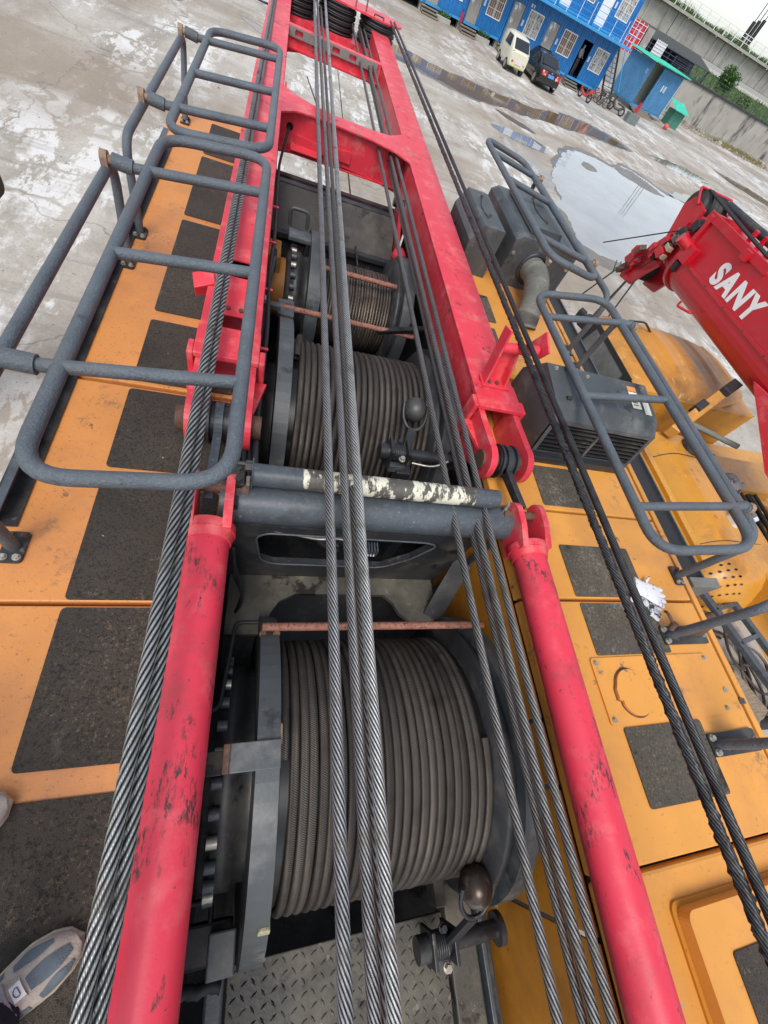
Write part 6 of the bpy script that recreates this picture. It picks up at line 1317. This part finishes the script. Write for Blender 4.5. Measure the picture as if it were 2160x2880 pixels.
MB().hexa([(36.5, 62.3, .85), (45.6, 62.3, .85), (45.6, 66, 1.45), (36.5, 66, 1.45), (36.5, 62.3, .92), (45.6, 62.3, .92), (45.6, 66, 1.52), (36.5, 66, 1.52)]).build('roof_sheet', mat('dark_roof_sheet', (.045, .05, .047), .7, var=.2), sd_)
MB().box(36.6, 45.5, 65.8, 65.9, -.3, 1.4).build('back_wall', mat('navy_sheet', (.012, .03, .13), .7), sd_)
for x in (36.8, 39.6, 42.5, 45.3): MB().box(x, x + .12, 62.5, 62.62, -.3, .9).build('post', M_blk, sd_)
for k in range(3): MB().box(36.6, 45.5, 62.45, 62.5, -.05 + .3 * k, -.0 + .3 * k).build('rail', M_slate, sd_)
gr_ = thing('red_panel_shed', 'red panelled shed with white grid lines behind the upper cabin', 'shed', (33, 58.5, -.3))
MB().box(31.6, 33.3, 58.5, 60.5, -.6, 1.45).build('shed_body', mat('red_sheet', (.52, .02, .03), .6, var=.1), gr_)
for k in range(5): MB().box(31.6, 33.3, 58.46, 58.49, -.4 + .42 * k, -.36 + .42 * k).build('grid_bar', M_wfr, gr_)
for k in range(4): MB().box(31.65 + .52 * k, 31.69 + .52 * k, 58.455, 58.495, -.6, 1.45).build('grid_bar', M_wfr, gr_)
MB().box(33.4, 34.2, 58.4, 58.5, -.6, 1.40).build('grey_door', M_doorg, gr_); MB().box(31.4, 34.3, 58.3, 61, GZ, -.6).build('shed_base', M_conc, gr_)
wg = thing('white_gate', 'small white lattice gate under the open shed roof', 'gate', (38, 62.2, -.3))
for k in range(6): MB().box(37.2 + .27 * k, 37.24 + .27 * k, 62.15, 62.2, -.2, 1.05).build('gate_bar', M_wfr, wg)
for k in range(6): MB().box(37.2, 38.6, 62.14, 62.19, -.15 + .22 * k, -.11 + .22 * k).build('gate_bar', M_wfr, wg)
MB().box(37.22, 38.58, 62.21, 62.24, -.15, 1.0).build('gate_sheet', M_wfr, wg)

br = thing('road_bridge', 'long grey concrete viaduct with pale railing and weeds along its edge', 'bridge', (100, 95, 1.5))
for k in range(14):
    x0 = 24 + k * 10.2 + (.0); MB().box(x0 + .06, x0 + 10.14, 90.0, 100, 1.5, 3.85).build('girder_panel', M_conc, br, bevel=.05)
    MB().box(x0 + 4.9, x0 + 5.2, 89.85, 90.0, 1.55, 3.8).build('web_rib', M_conc, br); MB().box(x0 + 1.4, x0 + 1.7, 89.85, 90.0, 1.55, 3.8).build('web_rib', M_conc, br); MB().box(x0 + 8.3, x0 + 8.6, 89.85, 90.0, 1.55, 3.8).build('web_rib', M_conc, br)
MB().box(24, 168, 89.2, 100.5, 3.86, 4.15).build('deck_slab', M_conc, br)
for k in range(70):
    x = 24 + 2.05 * k; MB().box(x, x + .10, 89.25, 89.35, 4.15, 5.45).build('rail_post', M_wfr, br)
for z in (4.65, 5.05, 5.40): MB().box(24, 168, 89.27, 89.33, z, z + .06).build('rail', M_wfr, br)
for k in range(5): MB().box(30 + 30.6 * k, 32.4 + 30.6 * k, 93, 97, GZ, 1.5).build('pier', M_conc, br)
for k in range(24): MB().box(26 + 6 * k, 26.15 + 6 * k, 89.18, 89.22, 3.7, 4.1).build('drain_stub', M_conc, br)
wm = MB()
for _ in range(7000):
    x = 26 + 130 * random.random(); p = Vector((x, 89.6 + random.random() * 1.2, 4.15)); hh = .4 + .7 * (.5 + .5 * math.sin(x * .6)) * random.random(); a = random.uniform(0, PI); d = Vector((math.cos(a), math.sin(a), 0)) * .06
    wm.add([p - d, p + d, p + Vector((random.uniform(-.2, .2), random.uniform(-.2, .2), hh))], [(0, 1, 2)])
wo = wm.build('bridge_weeds', M_leaf2, recalc=False); kind(wo, 'stuff'); wo['label'] = 'green weeds growing along the edge of the viaduct'; wo['category'] = 'weeds'
for k in range(3):
    x = 69.3 + .75 * k; t = thing('utility_mast', ('thick dark mast beyond the viaduct railing, first of three from the hut', 'thick dark mast beyond the viaduct railing, middle of three', 'thick dark mast beyond the viaduct railing, last of three')[k], 'mast', (x, 93, 4.1), 'dark masts beyond the viaduct')
    MB().cyl((x, 93, 4.1), (x, 93, 6.9 + .3 * k), .28, 12).build('sleeve', M_rubber, t); MB().cyl((x, 93, 6.9 + .3 * k), (x, 93, 15), .07, 8).build('pole', M_slate, t)
# rubble and sticks at the foot of the wall
M_rub = mat('rubble_stone', (.30, .27, .22), .9, var=.3, vs_=2)
rbm = MB()
for _ in range(700):
    x = 37 + random.random() * 26; y = 59.5 - random.random() ** 2 * 4 + (x - 37) * .0; s_ = random.uniform(.03, .14) * (2 if random.random() < .07 else 1); a = random.uniform(0, PI)
    rbm.obox((x, y, GZ + s_ * .6), (math.cos(a) * s_, math.sin(a) * s_, s_ * .2), (-math.sin(a) * s_ * .8, math.cos(a) * s_ * .8, 0), (0, 0, s_ * .6))
ro = rbm.build('rubble', M_rub, recalc=False); kind(ro, 'stuff'); ro['label'] = 'scattered rubble along the foot of the grey wall'; ro['category'] = 'rubble'
for x, y, a, h, lb in ((47.5, 57.6, .35, .3, 'long scrap plank propped up in the rubble below the wall'), (50.2, 57.0, -.4, .05, 'short scrap plank lying flat near the dry grass'), (44.0, 58.3, .1, .12, 'scrap plank close to the green shelter')):
    tag(MB().bar((x, y, GZ + .1), (x + 2.2 * math.cos(a), y + 2.2 * math.sin(a), GZ + .12 + h), .2, .07).build('scrap_plank', M_wood, loc=(x, y, GZ)), lb, 'plank', 'scrap planks in the rubble')
tf = MB()
for _ in range(1600):
    x, y = random.gauss(52, 2.2), random.gauss(57.5, .8); p = Vector((x, y, GZ)); a = random.uniform(0, PI); d = Vector((math.cos(a), math.sin(a), 0)) * .05
    tf.add([p - d, p + d, p + Vector((random.uniform(-.15, .15), random.uniform(-.15, .15), random.uniform(.1, .45)))], [(0, 1, 2)])
to = tf.build('dry_grass', mat('dry_grass', (.22, .19, .08), .9, var=.3), recalc=False); kind(to, 'stuff'); to['label'] = 'dry yellow grass tufts near the scrap planks'; to['category'] = 'grass'
